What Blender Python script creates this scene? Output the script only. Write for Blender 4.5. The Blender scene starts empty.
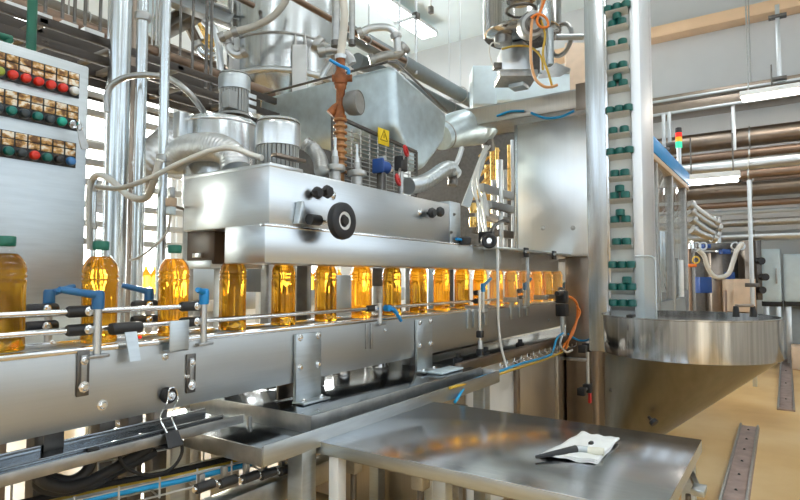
import bpy, bmesh, math, random
from mathutils import Vector, Matrix
random.seed(7)
PI = math.pi
SC = bpy.context.scene
COL = SC.collection

# ---------------------------------------------------------------- camera
CAM_Z = 1.12
FOC = 570.0
PITCH = math.atan(28.0 / FOC)
AZ = math.radians(34.2)
V_H = Vector((math.cos(AZ), math.sin(AZ), 0))
V_R = Vector((math.sin(AZ), -math.cos(AZ), 0))
V_F = V_H * math.cos(PITCH) + Vector((0, 0, math.sin(PITCH)))
V_U = Vector((0, 0, math.cos(PITCH))) - V_H * math.sin(PITCH)
CAM = Vector((0, 0, CAM_Z))

cd = bpy.data.cameras.new('camera')
cd.sensor_width = 36.0
cd.lens = 36.0 * FOC / 800.0
cd.clip_start = 0.05
cd.clip_end = 200
co = bpy.data.objects.new('camera', cd)
COL.objects.link(co)
co.location = CAM
co.rotation_euler = (PI / 2 + PITCH, 0, AZ - PI / 2)
SC.camera = co


def W(px, py, X=None, Y=None, Z=None, t=None):
    """measure: the point of a world plane that the photograph shows at a pixel"""
    d = V_F + V_R * ((px - 400) / FOC) + V_U * ((250 - py) / FOC)
    if X is not None:
        k = X / d.x
    elif Y is not None:
        k = Y / d.y
    elif Z is not None:
        k = (Z - CAM_Z) / d.z
    else:
        k = t
    return CAM + d * k


# ---------------------------------------------------------------- materials
M = {}


def newmat(name):
    m = bpy.data.materials.new(name)
    m.use_nodes = True
    nt = m.node_tree
    b = nt.nodes['Principled BSDF']
    M[name] = m
    return m, nt, b


def noise_map(nt, scale=(1, 1, 1), nscale=5.0, detail=3.0):
    tc = nt.nodes.new('ShaderNodeTexCoord')
    mp = nt.nodes.new('ShaderNodeMapping')
    mp.inputs['Scale'].default_value = scale
    nz = nt.nodes.new('ShaderNodeTexNoise')
    nz.inputs['Scale'].default_value = nscale
    nz.inputs['Detail'].default_value = detail
    nt.links.new(tc.outputs['Object'], mp.inputs['Vector'])
    nt.links.new(mp.outputs['Vector'], nz.inputs['Vector'])
    return nz


def ramp(nt, fac, stops):
    r = nt.nodes.new('ShaderNodeValToRGB')
    e = r.color_ramp.elements
    e[0].position, e[0].color = stops[0][0], (*stops[0][1], 1)
    e[1].position, e[1].color = stops[-1][0], (*stops[-1][1], 1)
    for p, c in stops[1:-1]:
        x = e.new(p)
        x.color = (*c, 1)
    nt.links.new(fac, r.inputs['Fac'])
    return r


def steel(name, col, rough, brush=(1, 1, 40), var=0.12, bump=0.0, metal=1.0):
    m, nt, b = newmat(name)
    b.inputs['Metallic'].default_value = metal
    nz = noise_map(nt, brush, 6.0, 4.0)
    c0 = tuple(max(0, v * (1 - var)) for v in col)
    c1 = tuple(min(1, v * (1 + var)) for v in col)
    r = ramp(nt, nz.outputs['Fac'], [(0.3, c0), (0.7, c1)])
    nt.links.new(r.outputs['Color'], b.inputs['Base Color'])
    mr = nt.nodes.new('ShaderNodeMapRange')
    mr.inputs['From Min'].default_value = 0.3
    mr.inputs['From Max'].default_value = 0.7
    mr.inputs['To Min'].default_value = rough * 0.94
    mr.inputs['To Max'].default_value = rough * 1.06
    nt.links.new(nz.outputs['Fac'], mr.inputs['Value'])
    nt.links.new(mr.outputs['Result'], b.inputs['Roughness'])
    if bump:
        bp = nt.nodes.new('ShaderNodeBump')
        bp.inputs['Strength'].default_value = bump
        bp.inputs['Distance'].default_value = 0.002
        nt.links.new(nz.outputs['Fac'], bp.inputs['Height'])
        nt.links.new(bp.outputs['Normal'], b.inputs['Normal'])
    return m


def paint(name, col, rough=0.5, var=0.08, nscale=12.0, metal=0.0, scale=(1, 1, 1)):
    m, nt, b = newmat(name)
    nz = noise_map(nt, scale, nscale, 3.0)
    c0 = tuple(max(0, v * (1 - var)) for v in col)
    c1 = tuple(min(1, v * (1 + var)) for v in col)
    r = ramp(nt, nz.outputs['Fac'], [(0.3, c0), (0.7, c1)])
    nt.links.new(r.outputs['Color'], b.inputs['Base Color'])
    b.inputs['Roughness'].default_value = rough
    b.inputs['Metallic'].default_value = metal
    return m


def glow(name, col, strength):
    m, nt, b = newmat(name)
    b.inputs['Base Color'].default_value = (*col, 1)
    b.inputs['Emission Color'].default_value = (*col, 1)
    b.inputs['Emission Strength'].default_value = strength
    return m


def clear(name, tint, alpha, rough=0.05, ior=1.35):
    """thin clear plastic: mostly transparent, with a fresnel gloss"""
    m, nt, b = newmat(name)
    nt.nodes.remove(b)
    out = nt.nodes['Material Output']
    tr = nt.nodes.new('ShaderNodeBsdfTransparent')
    tr.inputs['Color'].default_value = (*tint, 1)
    gl = nt.nodes.new('ShaderNodeBsdfGlossy')
    gl.inputs['Roughness'].default_value = rough
    df = nt.nodes.new('ShaderNodeBsdfDiffuse')
    df.inputs['Color'].default_value = (*tint, 1)
    fr = nt.nodes.new('ShaderNodeFresnel')
    fr.inputs['IOR'].default_value = ior
    mx = nt.nodes.new('ShaderNodeMixShader')
    mx0 = nt.nodes.new('ShaderNodeMixShader')
    mx0.inputs['Fac'].default_value = alpha
    nt.links.new(tr.outputs[0], mx0.inputs[1])
    nt.links.new(df.outputs[0], mx0.inputs[2])
    ge = nt.nodes.new('ShaderNodeNewGeometry')
    inv = nt.nodes.new('ShaderNodeMath')
    inv.operation = 'SUBTRACT'
    inv.inputs[0].default_value = 1.0
    nt.links.new(ge.outputs['Backfacing'], inv.inputs[1])
    mul = nt.nodes.new('ShaderNodeMath')
    mul.operation = 'MULTIPLY'
    nt.links.new(fr.outputs[0], mul.inputs[0])
    nt.links.new(inv.outputs[0], mul.inputs[1])
    nt.links.new(mul.outputs[0], mx.inputs['Fac'])
    nt.links.new(mx0.outputs[0], mx.inputs[1])
    nt.links.new(gl.outputs[0], mx.inputs[2])
    nt.links.new(mx.outputs[0], out.inputs['Surface'])
    return m


steel('steel', (0.62, 0.65, 0.67), 0.36, (2, 2, 2), 0.03)
steel('steel_beam', (0.47, 0.48, 0.475), 0.40, (0.8, 30, 40), 0.025)
steel('steel_box', (0.68, 0.71, 0.73), 0.30, (0.8, 0.8, 40), 0.02)
steel('steel_flange', (0.88, 0.90, 0.92), 0.42, (6, 6, 0.4), 0.015)
steel('steel_mirror', (0.50, 0.49, 0.48), 0.11, (14, 14, 0.3), 0.22)  # vertical light and dark streaks in the colour stand in for reflections
steel('steel_table', (0.50, 0.51, 0.53), 0.17, (60, 2, 1), 0.10, 0.03)
steel('steel_tray', (0.42, 0.45, 0.48), 0.16, (2, 30, 10), 0.08)
steel('steel_cabinet', (0.88, 0.90, 0.91), 0.30, (12, 12, 0.3), 0.015)
steel('steel_base', (0.52, 0.47, 0.40), 0.38, (30, 30, 1), 0.06)
steel('steel_panel', (0.52, 0.56, 0.58), 0.36, (2, 2, 20), 0.06)
steel('steel_pipe', (0.66, 0.71, 0.74), 0.24, (4, 4, 1), 0.03)
steel('steel_dull', (0.42, 0.42, 0.41), 0.38, (6, 6, 6), 0.12)
steel('steel_hopper', (0.56, 0.65, 0.69), 0.42, (3, 3, 3), 0.10)
steel('steel_tank', (0.60, 0.63, 0.65), 0.24, (20, 20, 0.5), 0.10)
steel('steel_brown', (0.30, 0.245, 0.20), 0.34, (2, 2, 2), 0.08)
steel('steel_dark', (0.16, 0.15, 0.14), 0.42, (6, 6, 6), 0.15)
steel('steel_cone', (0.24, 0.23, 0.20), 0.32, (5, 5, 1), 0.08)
steel('chrome', (0.82, 0.82, 0.82), 0.16, (2, 2, 2), 0.02)
steel('foil', (0.62, 0.63, 0.64), 0.40, (8, 8, 8), 0.08, 0.15)
steel('gold_tube', (0.78, 0.50, 0.16), 0.28, (10, 10, 10), 0.12)
paint('black_plastic', (0.018, 0.018, 0.02), 0.42, 0.2)
paint('black_rubber', (0.022, 0.02, 0.019), 0.65, 0.2)
paint('motor_grey', (0.36, 0.38, 0.38), 0.45, 0.1)
paint('fin_dark', (0.20, 0.20, 0.19), 0.5, 0.15)
paint('blue_lever', (0.03, 0.16, 0.38), 0.4, 0.1)
paint('blue_bright', (0.02, 0.30, 0.72), 0.4, 0.08)
paint('blue_hose', (0.02, 0.40, 0.80), 0.35, 0.08)
paint('blue_motor', (0.012, 0.07, 0.30), 0.35, 0.15)
paint('green_cap', (0.012, 0.15, 0.10), 0.42, 0.12)
paint('teal_cap', (0.004, 0.115, 0.095), 0.40, 0.2)
paint('green_pipe', (0.006, 0.13, 0.075), 0.4, 0.12)
paint('red_button', (0.72, 0.035, 0.02), 0.3, 0.1)
paint('teal_button', (0.008, 0.16, 0.14), 0.35, 0.2)
paint('green_button', (0.01, 0.36, 0.27), 0.3, 0.1)
paint('white_button', (0.75, 0.80, 0.82), 0.3, 0.05)
paint('blue_button', (0.06, 0.22, 0.52), 0.3, 0.1)
paint('dark_button', (0.035, 0.05, 0.06), 0.35, 0.2)
paint('lime_button', (0.35, 0.42, 0.06), 0.3, 0.2)
paint('red_plastic', (0.62, 0.03, 0.03), 0.35, 0.1)
paint('pale_orange', (0.85, 0.46, 0.22), 0.4, 0.1)
paint('dark_brown', (0.10, 0.06, 0.035), 0.4, 0.2)
paint('orange_cable', (0.88, 0.24, 0.03), 0.4, 0.1)
paint('yellow_cable', (0.72, 0.48, 0.06), 0.45, 0.1)
paint('white_cable', (0.80, 0.80, 0.76), 0.45, 0.05)
paint('cream_hose', (0.62, 0.60, 0.54), 0.45, 0.06)
paint('white_paint', (0.82, 0.84, 0.84), 0.45, 0.03)
paint('white_belt', (0.72, 0.74, 0.72), 0.5, 0.05)
paint('light_blue_paint', (0.68, 0.80, 0.85), 0.45, 0.04)
paint('slate_paint', (0.20, 0.235, 0.25), 0.5, 0.06)
paint('grey_paint', (0.42, 0.45, 0.46), 0.5, 0.06)
paint('yellow_sticker', (0.90, 0.66, 0.02), 0.45, 0.05)
paint('sticker_mark', (0.50, 0.33, 0.01), 0.5, 0.05)
paint('orange_plastic', (0.90, 0.20, 0.02), 0.4, 0.05)
paint('tan_paint', (0.62, 0.47, 0.34), 0.5, 0.06)
paint('copper_pipe', (0.24, 0.165, 0.12), 0.35, 0.06, metal=0.7)
paint('rust_red', (0.27, 0.085, 0.022), 0.6, 0.35, 40.0)
paint('rust_coil', (0.46, 0.22, 0.08), 0.45, 0.3, 40.0)
paint('napkin_paper', (0.88, 0.89, 0.88), 0.9, 0.03, 30.0)
paint('bristle_white', (0.80, 0.78, 0.66), 0.7, 0.06, 60.0, scale=(1, 1, 8))
paint('wall_paint', (0.60, 0.61, 0.61), 0.7, 0.03, 2.0)
paint('wall_white', (0.86, 0.88, 0.88), 0.7, 0.03, 2.0)
paint('ceiling_paint', (0.70, 0.79, 0.81), 0.7, 0.03, 2.0)
paint('wall_grey', (0.58, 0.58, 0.56), 0.5, 0.03, 3.0)
paint('beam_orange', (0.76, 0.52, 0.32), 0.6, 0.06, 3.0)
paint('rack_brown', (0.055, 0.042, 0.032), 0.5, 0.2, 8.0)
paint('rack_grey', (0.20, 0.18, 0.155), 0.5, 0.15, 8.0)
paint('drain_steel', (0.36, 0.27, 0.24), 0.42, 0.2, 14.0, metal=0.5)
glow('lamp_white', (0.95, 0.98, 1.0), 14.0)
glow('lamp_warm', (1.0, 0.90, 0.80), 14.0)
glow('stack_red', (0.9, 0.03, 0.02), 0.6)
glow('stack_amber', (1.0, 0.42, 0.03), 0.6)
glow('stack_green', (0.05, 0.75, 0.45), 0.6)
glow('indicator_red', (1.0, 0.03, 0.02), 0.7)
clear('acrylic', (0.93, 0.96, 0.97), 0.06)
clear('acrylic_smoke', (0.95, 0.93, 0.90), 0.035)
clear('pet_shell', (0.98, 0.98, 0.97), 0.0, 0.02, 1.2)
clear('window_glass', (0.97, 0.99, 1.0), 0.02)

# amber juice: clear liquid with a little cloud that takes light from behind
m, nt, b = newmat('amber_juice')
b.inputs['Base Color'].default_value = (1.0, 0.53, 0.045, 1)
b.inputs['Transmission Weight'].default_value = 1.0
b.inputs['IOR'].default_value = 1.33
b.inputs['Specular IOR Level'].default_value = 0.35
b.inputs['Roughness'].default_value = 0.03
tl = nt.nodes.new('ShaderNodeBsdfTranslucent')
tl.inputs['Color'].default_value = (1.0, 0.47, 0.02, 1)
mx = nt.nodes.new('ShaderNodeMixShader')
mx.inputs['Fac'].default_value = 0.15
nt.links.new(b.outputs[0], mx.inputs[1])
nt.links.new(tl.outputs[0], mx.inputs[2])
nt.links.new(mx.outputs[0], nt.nodes['Material Output'].inputs['Surface'])

# label plates: little cards with an amber printed field
m, nt, b = newmat('label_card')
nz = noise_map(nt, (1, 1, 1.4), 55.0, 5.0)
r = ramp(nt, nz.outputs['Fac'], [(0.38, (0.16, 0.07, 0.02)), (0.5, (0.60, 0.34, 0.10)), (0.60, (0.86, 0.80, 0.68))])
nt.links.new(r.outputs['Color'], b.inputs['Base Color'])
b.inputs['Roughness'].default_value = 0.5

# epoxy floor, warm yellow with cloudy wear
m, nt, b = newmat('floor_epoxy')
nz = noise_map(nt, (1, 1, 1), 1.1, 6.0)
r = ramp(nt, nz.outputs['Fac'], [(0.30, (0.46, 0.25, 0.075)), (0.5, (0.62, 0.39, 0.15)), (0.7, (0.73, 0.53, 0.27))])
nt.links.new(r.outputs['Color'], b.inputs['Base Color'])
b.inputs['Roughness'].default_value = 0.34


# ---------------------------------------------------------------- geometry
def cat(pts, n=6):
    """smooth path through points"""
    pts = [Vector(p) for p in pts]
    if len(pts) < 3:
        return pts
    out = []
    P = [2 * pts[0] - pts[1]] + pts + [2 * pts[-1] - pts[-2]]
    for i in range(1, len(P) - 2):
        a, b_, c, d = P[i - 1], P[i], P[i + 1], P[i + 2]
        for k in range(n):
            t = k / n
            out.append(0.5 * ((2 * b_) + (c - a) * t + (2 * a - 5 * b_ + 4 * c - d) * t * t + (3 * b_ - a - 3 * c + d) * t ** 3))
    out.append(pts[-1])
    return out


class MB:
    def __init__(s):
        s.bm = bmesh.new()

    def _merge(s, b2):
        me = bpy.data.meshes.new('tmp')
        b2.to_mesh(me)
        b2.free()
        s.bm.from_mesh(me)
        bpy.data.meshes.remove(me)
        return s

    def box(s, a, b, bev=0.0, rot=None, seg=2):
        a, b = Vector(a), Vector(b)
        lo = Vector([min(a[i], b[i]) for i in range(3)])
        hi = Vector([max(a[i], b[i]) for i in range(3)])
        b2 = bmesh.new()
        bmesh.ops.create_cube(b2, size=1.0)
        c, d = (lo + hi) / 2, hi - lo
        for v in b2.verts:
            v.co = Vector((v.co.x * d.x, v.co.y * d.y, v.co.z * d.z))
        if bev:
            bmesh.ops.bevel(b2, geom=b2.edges[:], offset=min(bev, min(d) * 0.45), segments=seg, affect='EDGES', profile=0.5)
        for v in b2.verts:
            if rot is not None:
                v.co = rot @ v.co
            v.co += c
        return s._merge(b2)

    def beam(s, p0, p1, w, h, bev=0.0, up=(0, 0, 1)):
        """bar with a rectangular section"""
        p0, p1 = Vector(p0), Vector(p1)
        d = p1 - p0
        L = d.length
        x = d.normalized()
        u = Vector(up)
        if abs(x.dot(u)) > 0.98:
            u = Vector((0, 1, 0))
        y = u.cross(x).normalized()
        z = x.cross(y)
        R = Matrix((x, y, z)).transposed()
        c = (p0 + p1) / 2
        return s.box(c - Vector((L / 2, w / 2, h / 2)), c + Vector((L / 2, w / 2, h / 2)), bev, R)

    def tube(s, pts, r, seg=10, smooth=0, cap=True):
        pts = cat(pts, smooth) if smooth else [Vector(p) for p in pts]
        rr = r if isinstance(r, (list, tuple)) else None
        n = len(pts)
        rings = []
        t0 = (pts[1] - pts[0]).normalized()
        ref = Vector((0, 0, 1)) if abs(t0.z) < 0.9 else Vector((1, 0, 0))
        nv = (ref - t0 * ref.dot(t0)).normalized()
        for i, p in enumerate(pts):
            t = (pts[min(i + 1, n - 1)] - pts[max(i - 1, 0)]).normalized()
            nv = (nv - t * nv.dot(t))
            nv = nv.normalized() if nv.length > 1e-6 else t.orthogonal().normalized()
            bn = t.cross(nv)
            if rr:
                f = i / (n - 1) * (len(rr) - 1)
                j = min(int(f), len(rr) - 2)
                ra = rr[j] + (rr[j + 1] - rr[j]) * (f - j)
            else:
                ra = r
            rings.append([s.bm.verts.new(p + (nv * math.cos(2 * PI * k / seg) + bn * math.sin(2 * PI * k / seg)) * ra) for k in range(seg)])
        for a, b_ in zip(rings, rings[1:]):
            for k in range(seg):
                s.bm.faces.new((a[k], a[(k + 1) % seg], b_[(k + 1) % seg], b_[k]))
        if cap:
            s.bm.faces.new(rings[0][::-1])
            s.bm.faces.new(rings[-1])
        return s

    def cyl(s, p0, p1, r, seg=20, r2=None):
        return s.tube([p0, p1], [r, r if r2 is None else r2], seg)

    def lathe(s, prof, c=(0, 0, 0), seg=28, axis=(0, 0, 1), mod=None):
        """prof: (radius, height) list around an axis through c; closed where radius is 0"""
        c = Vector(c)
        z = Vector(axis).normalized()
        x = z.orthogonal().normalized() if abs(z.z) < 0.99 else Vector((1, 0, 0))
        y = z.cross(x)
        rings = []
        for (r, h) in prof:
            if r < 1e-6:
                rings.append([s.bm.verts.new(c + z * h)])
            else:
                ring = []
                for k in range(seg):
                    a = 2 * PI * k / seg
                    q = r * (mod(a, h) if mod else 1.0)
                    ring.append(s.bm.verts.new(c + z * h + (x * math.cos(a) + y * math.sin(a)) * q))
                rings.append(ring)
        for a, b_ in zip(rings, rings[1:]):
            for k in range(seg):
                k2 = (k + 1) % seg
                if len(a) == 1 and len(b_) == 1:
                    continue
                if len(a) == 1:
                    s.bm.faces.new((a[0], b_[k2], b_[k]))
                elif len(b_) == 1:
                    s.bm.faces.new((a[k], a[k2], b_[0]))
                else:
                    s.bm.faces.new((a[k], a[k2], b_[k2], b_[k]))
        return s

    def torus(s, c, R, r, axis=(0, 0, 1), seg=40, sec=10):
        prof = [(R + r * math.cos(2 * PI * k / sec), r * math.sin(2 * PI * k / sec)) for k in range(sec + 1)]
        return s.lathe(prof, c, seg, axis)

    def prism(s, poly, v, bev=0.0, seg=3):
        """polygon (3-D points in a plane) pushed along v"""
        b2 = bmesh.new()
        v = Vector(v)
        a = [b2.verts.new(Vector(p)) for p in poly]
        c = [b2.verts.new(Vector(p) + v) for p in poly]
        n = len(a)
        b2.faces.new(a[::-1])
        b2.faces.new(c)
        for k in range(n):
            b2.faces.new((a[k], a[(k + 1) % n], c[(k + 1) % n], c[k]))
        bmesh.ops.recalc_face_normals(b2, faces=b2.faces[:])
        if bev:
            bmesh.ops.bevel(b2, geom=b2.edges[:], offset=bev, segments=seg, affect='EDGES', profile=0.5)
        return s._merge(b2)

    def sphere(s, c, r, seg=16, sc=(1, 1, 1)):
        b2 = bmesh.new()
        bmesh.ops.create_uvsphere(b2, u_segments=seg, v_segments=seg // 2, radius=r)
        for v in b2.verts:
            v.co = Vector((v.co.x * sc[0], v.co.y * sc[1], v.co.z * sc[2])) + Vector(c)
        return s._merge(b2)

    def build(s, name, mat, parent=None, ang=40, label=None, merge=True):
        if merge:
            bmesh.ops.remove_doubles(s.bm, verts=s.bm.verts[:], dist=1e-6)
        bmesh.ops.recalc_face_normals(s.bm, faces=s.bm.faces[:])
        off = wloc(parent)
        o_loc = Vector((0, 0, 0))
        if parent is None:
            o_loc = centre_base(s.bm)
            off = o_loc
        for v in s.bm.verts:
            v.co -= off
        me = bpy.data.meshes.new(name)
        s.bm.to_mesh(me)
        s.bm.free()
        me.polygons.foreach_set('use_smooth', [True] * len(me.polygons))
        me.set_sharp_from_angle(angle=math.radians(ang))
        me.materials.append(M[mat])
        o = bpy.data.objects.new(name, me)
        COL.objects.link(o)
        o.location = o_loc
        if parent is not None:
            o.parent = parent
        if label:
            o['label'] = label
        return o


def centre_base(bm):
    xs = [v.co for v in bm.verts]
    return Vector(((min(v.x for v in xs) + max(v.x for v in xs)) / 2, (min(v.y for v in xs) + max(v.y for v in xs)) / 2, min(v.z for v in xs)))


def wloc(o):
    p = Vector((0, 0, 0))
    while o is not None:
        p += o.location
        o = o.parent
    return p


def tag(o, label, cat_, group=None):
    o['label'] = label
    o['category'] = cat_
    if group:
        o['group'] = group
    return o


def thing(name, label, cat_, loc, group=None):
    o = bpy.data.objects.new(name, None)
    COL.objects.link(o)
    o.location = loc
    o.empty_display_size = 0.05
    return tag(o, label, cat_, group)


def solo(mb, name, mat, label, cat_, group=None, ang=40):
    return tag(mb.build(name, mat, None, ang), label, cat_, group)


def struct(mb, name, mat):
    o = mb.build(name, mat, None)
    o['kind'] = 'structure'
    return o


def kids(o):
    return [c for c in bpy.data.objects if c.parent == o]


def copy_tree(o, loc=None, label=None, parent=None, _kids=None):
    c = o.copy()
    COL.objects.link(c)
    if parent is not None:
        c.parent = parent
    if loc is not None:
        c.location = loc
    if label:
        c['label'] = label
    for ch in kids(o):
        copy_tree(ch, parent=c)
    return c


ORD = ['first', 'second', 'third', 'fourth', 'fifth', 'sixth', 'seventh', 'eighth', 'ninth', 'tenth', 'eleventh', 'twelfth',
       'thirteenth', 'fourteenth', 'fifteenth', 'sixteenth', 'seventeenth', 'eighteenth', 'nineteenth', 'twentieth']


def ordn(i):
    if i < 20:
        return ORD[i]
    tens = {2: 'twenty', 3: 'thirty', 4: 'forty'}[(i + 1) // 10]
    u = (i + 1) % 10
    return (tens[:-1] + 'ieth') if u == 0 else tens + '-' + ORD[u - 1]


def bolt(p, n, r=0.007, parent=None, mat='chrome', name='bolt'):
    mb = MB()
    mb.lathe([(0, 0), (r * 1.5, 0), (r * 1.5, 0.0015), (r, 0.002), (r, 0.006), (r * 0.7, 0.008), (0, 0.008)], p, 8, n)
    return mb.build(name, mat, parent)
# ================================================================ SETTING
FX, LY, RY, BX, CEIL = 9.5, 7.6, -5.0, -4.5, 5.66
struct(MB().box((BX - .2, RY - .2, -0.1), (FX + .2, LY + .2, 0)), 'floor', 'floor_epoxy')
struct(MB().box((BX - .2, RY - .2, CEIL), (FX + .2, LY + .2, CEIL + .2)), 'ceiling', 'ceiling_paint')
struct(MB().box((FX, RY - .2, 0), (FX + .2, LY + .2, CEIL)), 'wall_back', 'wall_paint')


def window_wall(wname, axis, at_, thick, u0, u1, wins, z0, z1, mat, first):
    """a wall with window openings; axis 'x': the wall runs along X at Y=at_"""
    def P(u, w, z):
        return (u, w, z) if axis == 'x' else (w, u, z)
    mb = MB()
    mb.box(P(u0, at_, 0), P(u1, at_ + thick, z0))
    mb.box(P(u0, at_, z1), P(u1, at_ + thick, CEIL))
    cur = u0
    for (a, b_) in wins:
        mb.box(P(cur, at_, z0), P(a, at_ + thick, z1))
        cur = b_
    mb.box(P(cur, at_, z0), P(u1, at_ + thick, z1))
    struct(mb, wname, mat)
    for i, (a, b_) in enumerate(wins):
        fr = MB()
        w = 0.06
        y0, y1 = at_ + thick * .3, at_ + thick * .7
        fr.box(P(a, y0, z0), P(a + w, y1, z1)).box(P(b_ - w, y0, z0), P(b_, y1, z1))
        fr.box(P(a, y0, z0), P(b_, y1, z0 + w)).box(P(a, y0, z1 - w), P(b_, y1, z1))
        fr.box(P((a + b_) / 2 - w / 2, y0, z0), P((a + b_) / 2 + w / 2, y1, z1))
        zz = z0 + (z1 - z0) * .62
        fr.box(P(a, y0, zz - w / 2), P(b_, y1, zz + w / 2))
        f = struct(fr, 'window_%d' % (first + i), 'white_paint')
        g = MB().box(P(a + w, at_ + thick * .48, z0 + w), P(b_ - w, at_ + thick * .52, z1 - w)).build('pane', 'window_glass', f)


window_wall('wall_left', 'x', LY, .2, BX - .2, FX + .2, [(1.6, 3.3), (3.5, 5.2), (5.4, 7.1), (7.3, 9.0)], 0.9, 4.2, 'wall_white', 1)
window_wall('wall_right', 'x', RY, -.2, BX - .2, FX + .2, [(-4.0, -1.4), (-1.0, 1.6), (2.0, 4.6), (5.0, 7.6)], 1.5, 4.6, 'wall_paint', 5)  # unseen wall; windows added and widened for fill light and reflections
window_wall('wall_front', 'y', BX, -.2, RY - .2, LY + .2, [(-4.2, -1.6), (-1.0, 1.6), (2.2, 4.8)], 1.5, 4.4, 'wall_paint', 9)  # windows out of view, likewise opened up as extra fill light
# beam across the back wall and the lower band of the wall behind the pipes
struct(MB().box((FX - .28, RY, 4.78), (FX, 3.2, 4.95), .01), 'trim_1', 'beam_orange')
# bright framed doorway panel far right
struct(MB().box((FX - .05, RY, 0), (FX, LY, 0.12)), 'baseboard_back', 'grey_paint')

# floor rails
def floor_rail(p0, p1, w, label, seam):
    p0, p1 = Vector(p0), Vector(p1)
    d = (p1 - p0).normalized()
    n = Vector((-d.y, d.x, 0))
    root = thing('floor_rail', label, 'floor rail', (p0 + p1) / 2, 'steel guide rails set on the floor')
    MB().beam(p0 + Vector((0, 0, .008)), p1 + Vector((0, 0, .008)), w, .016, .003).build('rail_plate', 'drain_steel', root)
    for s_ in (-1, 1):
        MB().beam(p0 + n * s_ * w * .42 + Vector((0, 0, .022)), p1 + n * s_ * w * .42 + Vector((0, 0, .022)), w * .1, .02, .002).build('rail_lip', 'steel_dull', root)
    L = (p1 - p0).length
    for k in range(seam):
        q = p0 + d * L * (k + .5) / seam
        bolt(q + Vector((0, 0, .016)), (0, 0, 1), .006, root, 'steel_dark')
    return root


a = W(757, 429, Z=0); a2 = W(720, 520, Z=0)
floor_rail((a.x, (a.y + W(741, 430, Z=0).y) / 2, 0), (a2.x, (a2.y + W(741, 520, Z=0).y) / 2, 0), .13,
           'flat riveted steel rail on the floor beside the table, the nearer one', 7)
b1 = W(786, 411, Z=0); b2 = W(786, 340, Z=0)
floor_rail(b1, b2, .13, 'flat steel rail on the floor below the white cabinets, the farther one', 7)

# ceiling lamps -----------------------------------------------------------
def lamp(c, axis, L, w, label, mat='lamp_white', rods=0.0, group='fluorescent ceiling lamps'):
    c = Vector(c)
    d = Vector((1, 0, 0)) if axis == 'x' else Vector((0, 1, 0))
    root = thing('ceiling_lamp', label, 'lamp', c, group)
    MB().beam(c - d * L / 2 + Vector((0, 0, .025 + min(.03, w * .4))), c + d * L / 2 + Vector((0, 0, .025 + min(.03, w * .4))), w, min(.06, w * .6), .004).build('housing', 'white_paint', root)
    MB().beam(c - d * (L / 2 - .02), c + d * (L / 2 - .02), w * .9, min(.045, w * .7), .01).build('diffuser', mat, root)
    for s_ in (-1, 1):
        if rods:
            MB().cyl(c + d * s_ * L * .38 + Vector((0, 0, .07)), c + d * s_ * L * .38 + Vector((0, 0, rods)), .008, 8).build('hanger_rod', 'steel_dark', root)
    return root


q0 = W(366, 0, Z=5.45); q1 = W(430, 40, Z=5.45)
lamp(((q0.x + q1.x) / 2 - .9, 5.2, 5.45), 'x', 3.4, .32, 'long white fluorescent ceiling lamp above the hopper, top centre', rods=CEIL - 5.45)
q = W(740, 100, X=7.6)
lamp((7.6, q.y - 1.3, q.z), 'y', 2.6, .12, 'warm tube lamp under the pipe rack at the top right', 'lamp_warm', rods=.35)
q = W(690, 183, X=7.0); q2 = W(735, 181, X=7.0)
lamp((7.0, (q.y + q2.y) / 2, q.z), 'y', abs(q.y - q2.y) + .1, .13, 'short white tube lamp below the pipes beside the stack light', 'lamp_white', rods=.5)
# lamps among the left pipe rack
for (xa, ya, xb, yb, Yp, lab) in [(4, 13, 50, 31, 2.7, 'white tube lamp left of the green pipe and across it'),
                                  (60, 32, 76, 39, 2.7, 'short white tube lamp just right of the green pipe'),
                                  (82, 38, 102, 47, 2.7, 'white tube lamp ending at the thick vertical pipe')]:
    p, r_ = W(xa, ya, Y=Yp), W(xb, yb, Y=Yp)
    lamp(((p.x + r_.x) / 2, Yp, (p.z + r_.z) / 2), 'x', abs(r_.x - p.x), .045, lab, rods=.25)
# unseen lamps added over the rest of the hall for more light
for i, (x, y) in enumerate([(-1.5, -3.0), (2.5, -3.0), (6.0, -3.2), (-1.5, 1.2), (2.5, .2), (5.6, 1.2)]):
    lamp((x, y, 5.3), 'x', 2.6, .34, 'hall ceiling lamp in the ' + ['near row, first', 'near row, second', 'near row, third', 'middle row, first', 'middle row, second', 'middle row, third'][i], rods=CEIL - 5.3)

# ================================================================ CONVEYOR
Y0 = 1.235            # front face of the conveyor beam
ZB = 0.966            # belt height
XE = 4.6
cv = thing('conveyor', 'long stainless steel bottle conveyor crossing the picture under the amber bottles', 'conveyor', (1.5, 1.33, 0))
MB().box((-.9, Y0, .806), (XE, Y0 + .012, ZB), .002).build('side_beam', 'steel_beam', cv)
MB().box((-.9, Y0 + .178, .806), (XE, Y0 + .19, ZB), .002).build('side_beam', 'steel_beam', cv)
MB().box((-.9, Y0 + .014, .935), (XE, Y0 + .176, ZB - .004), .004).build('belt', 'steel_dull', cv)
MB().box((-.9, Y0 - .004, ZB - .004), (XE, Y0 + .02, ZB + .008), .003).build('wear_strip', 'chrome', cv)
MB().box((-.9, Y0 + .165, ZB - .004), (XE, Y0 + .19, ZB + .008), .003).build('wear_strip', 'chrome', cv)
for p in (82, 190):
    q = W(p, 374, Y=Y0)
    br = MB().box((q.x - .013, Y0 - .006, q.z - .046), (q.x + .013, Y0 - .0005, q.z + .05), .002).build('slotted_bracket', 'steel_dark', cv)
    MB().box((q.x - .006, Y0 - .009, q.z - .035), (q.x + .006, Y0 - .006, q.z + .04), .002).build('slot', 'steel_dull', br)
    bolt((q.x, Y0 - .009, q.z - .026), (0, -1, 0), .008, br)
    bolt((q.x, Y0 - .009, q.z + .028), (0, -1, 0), .006, br)
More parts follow.
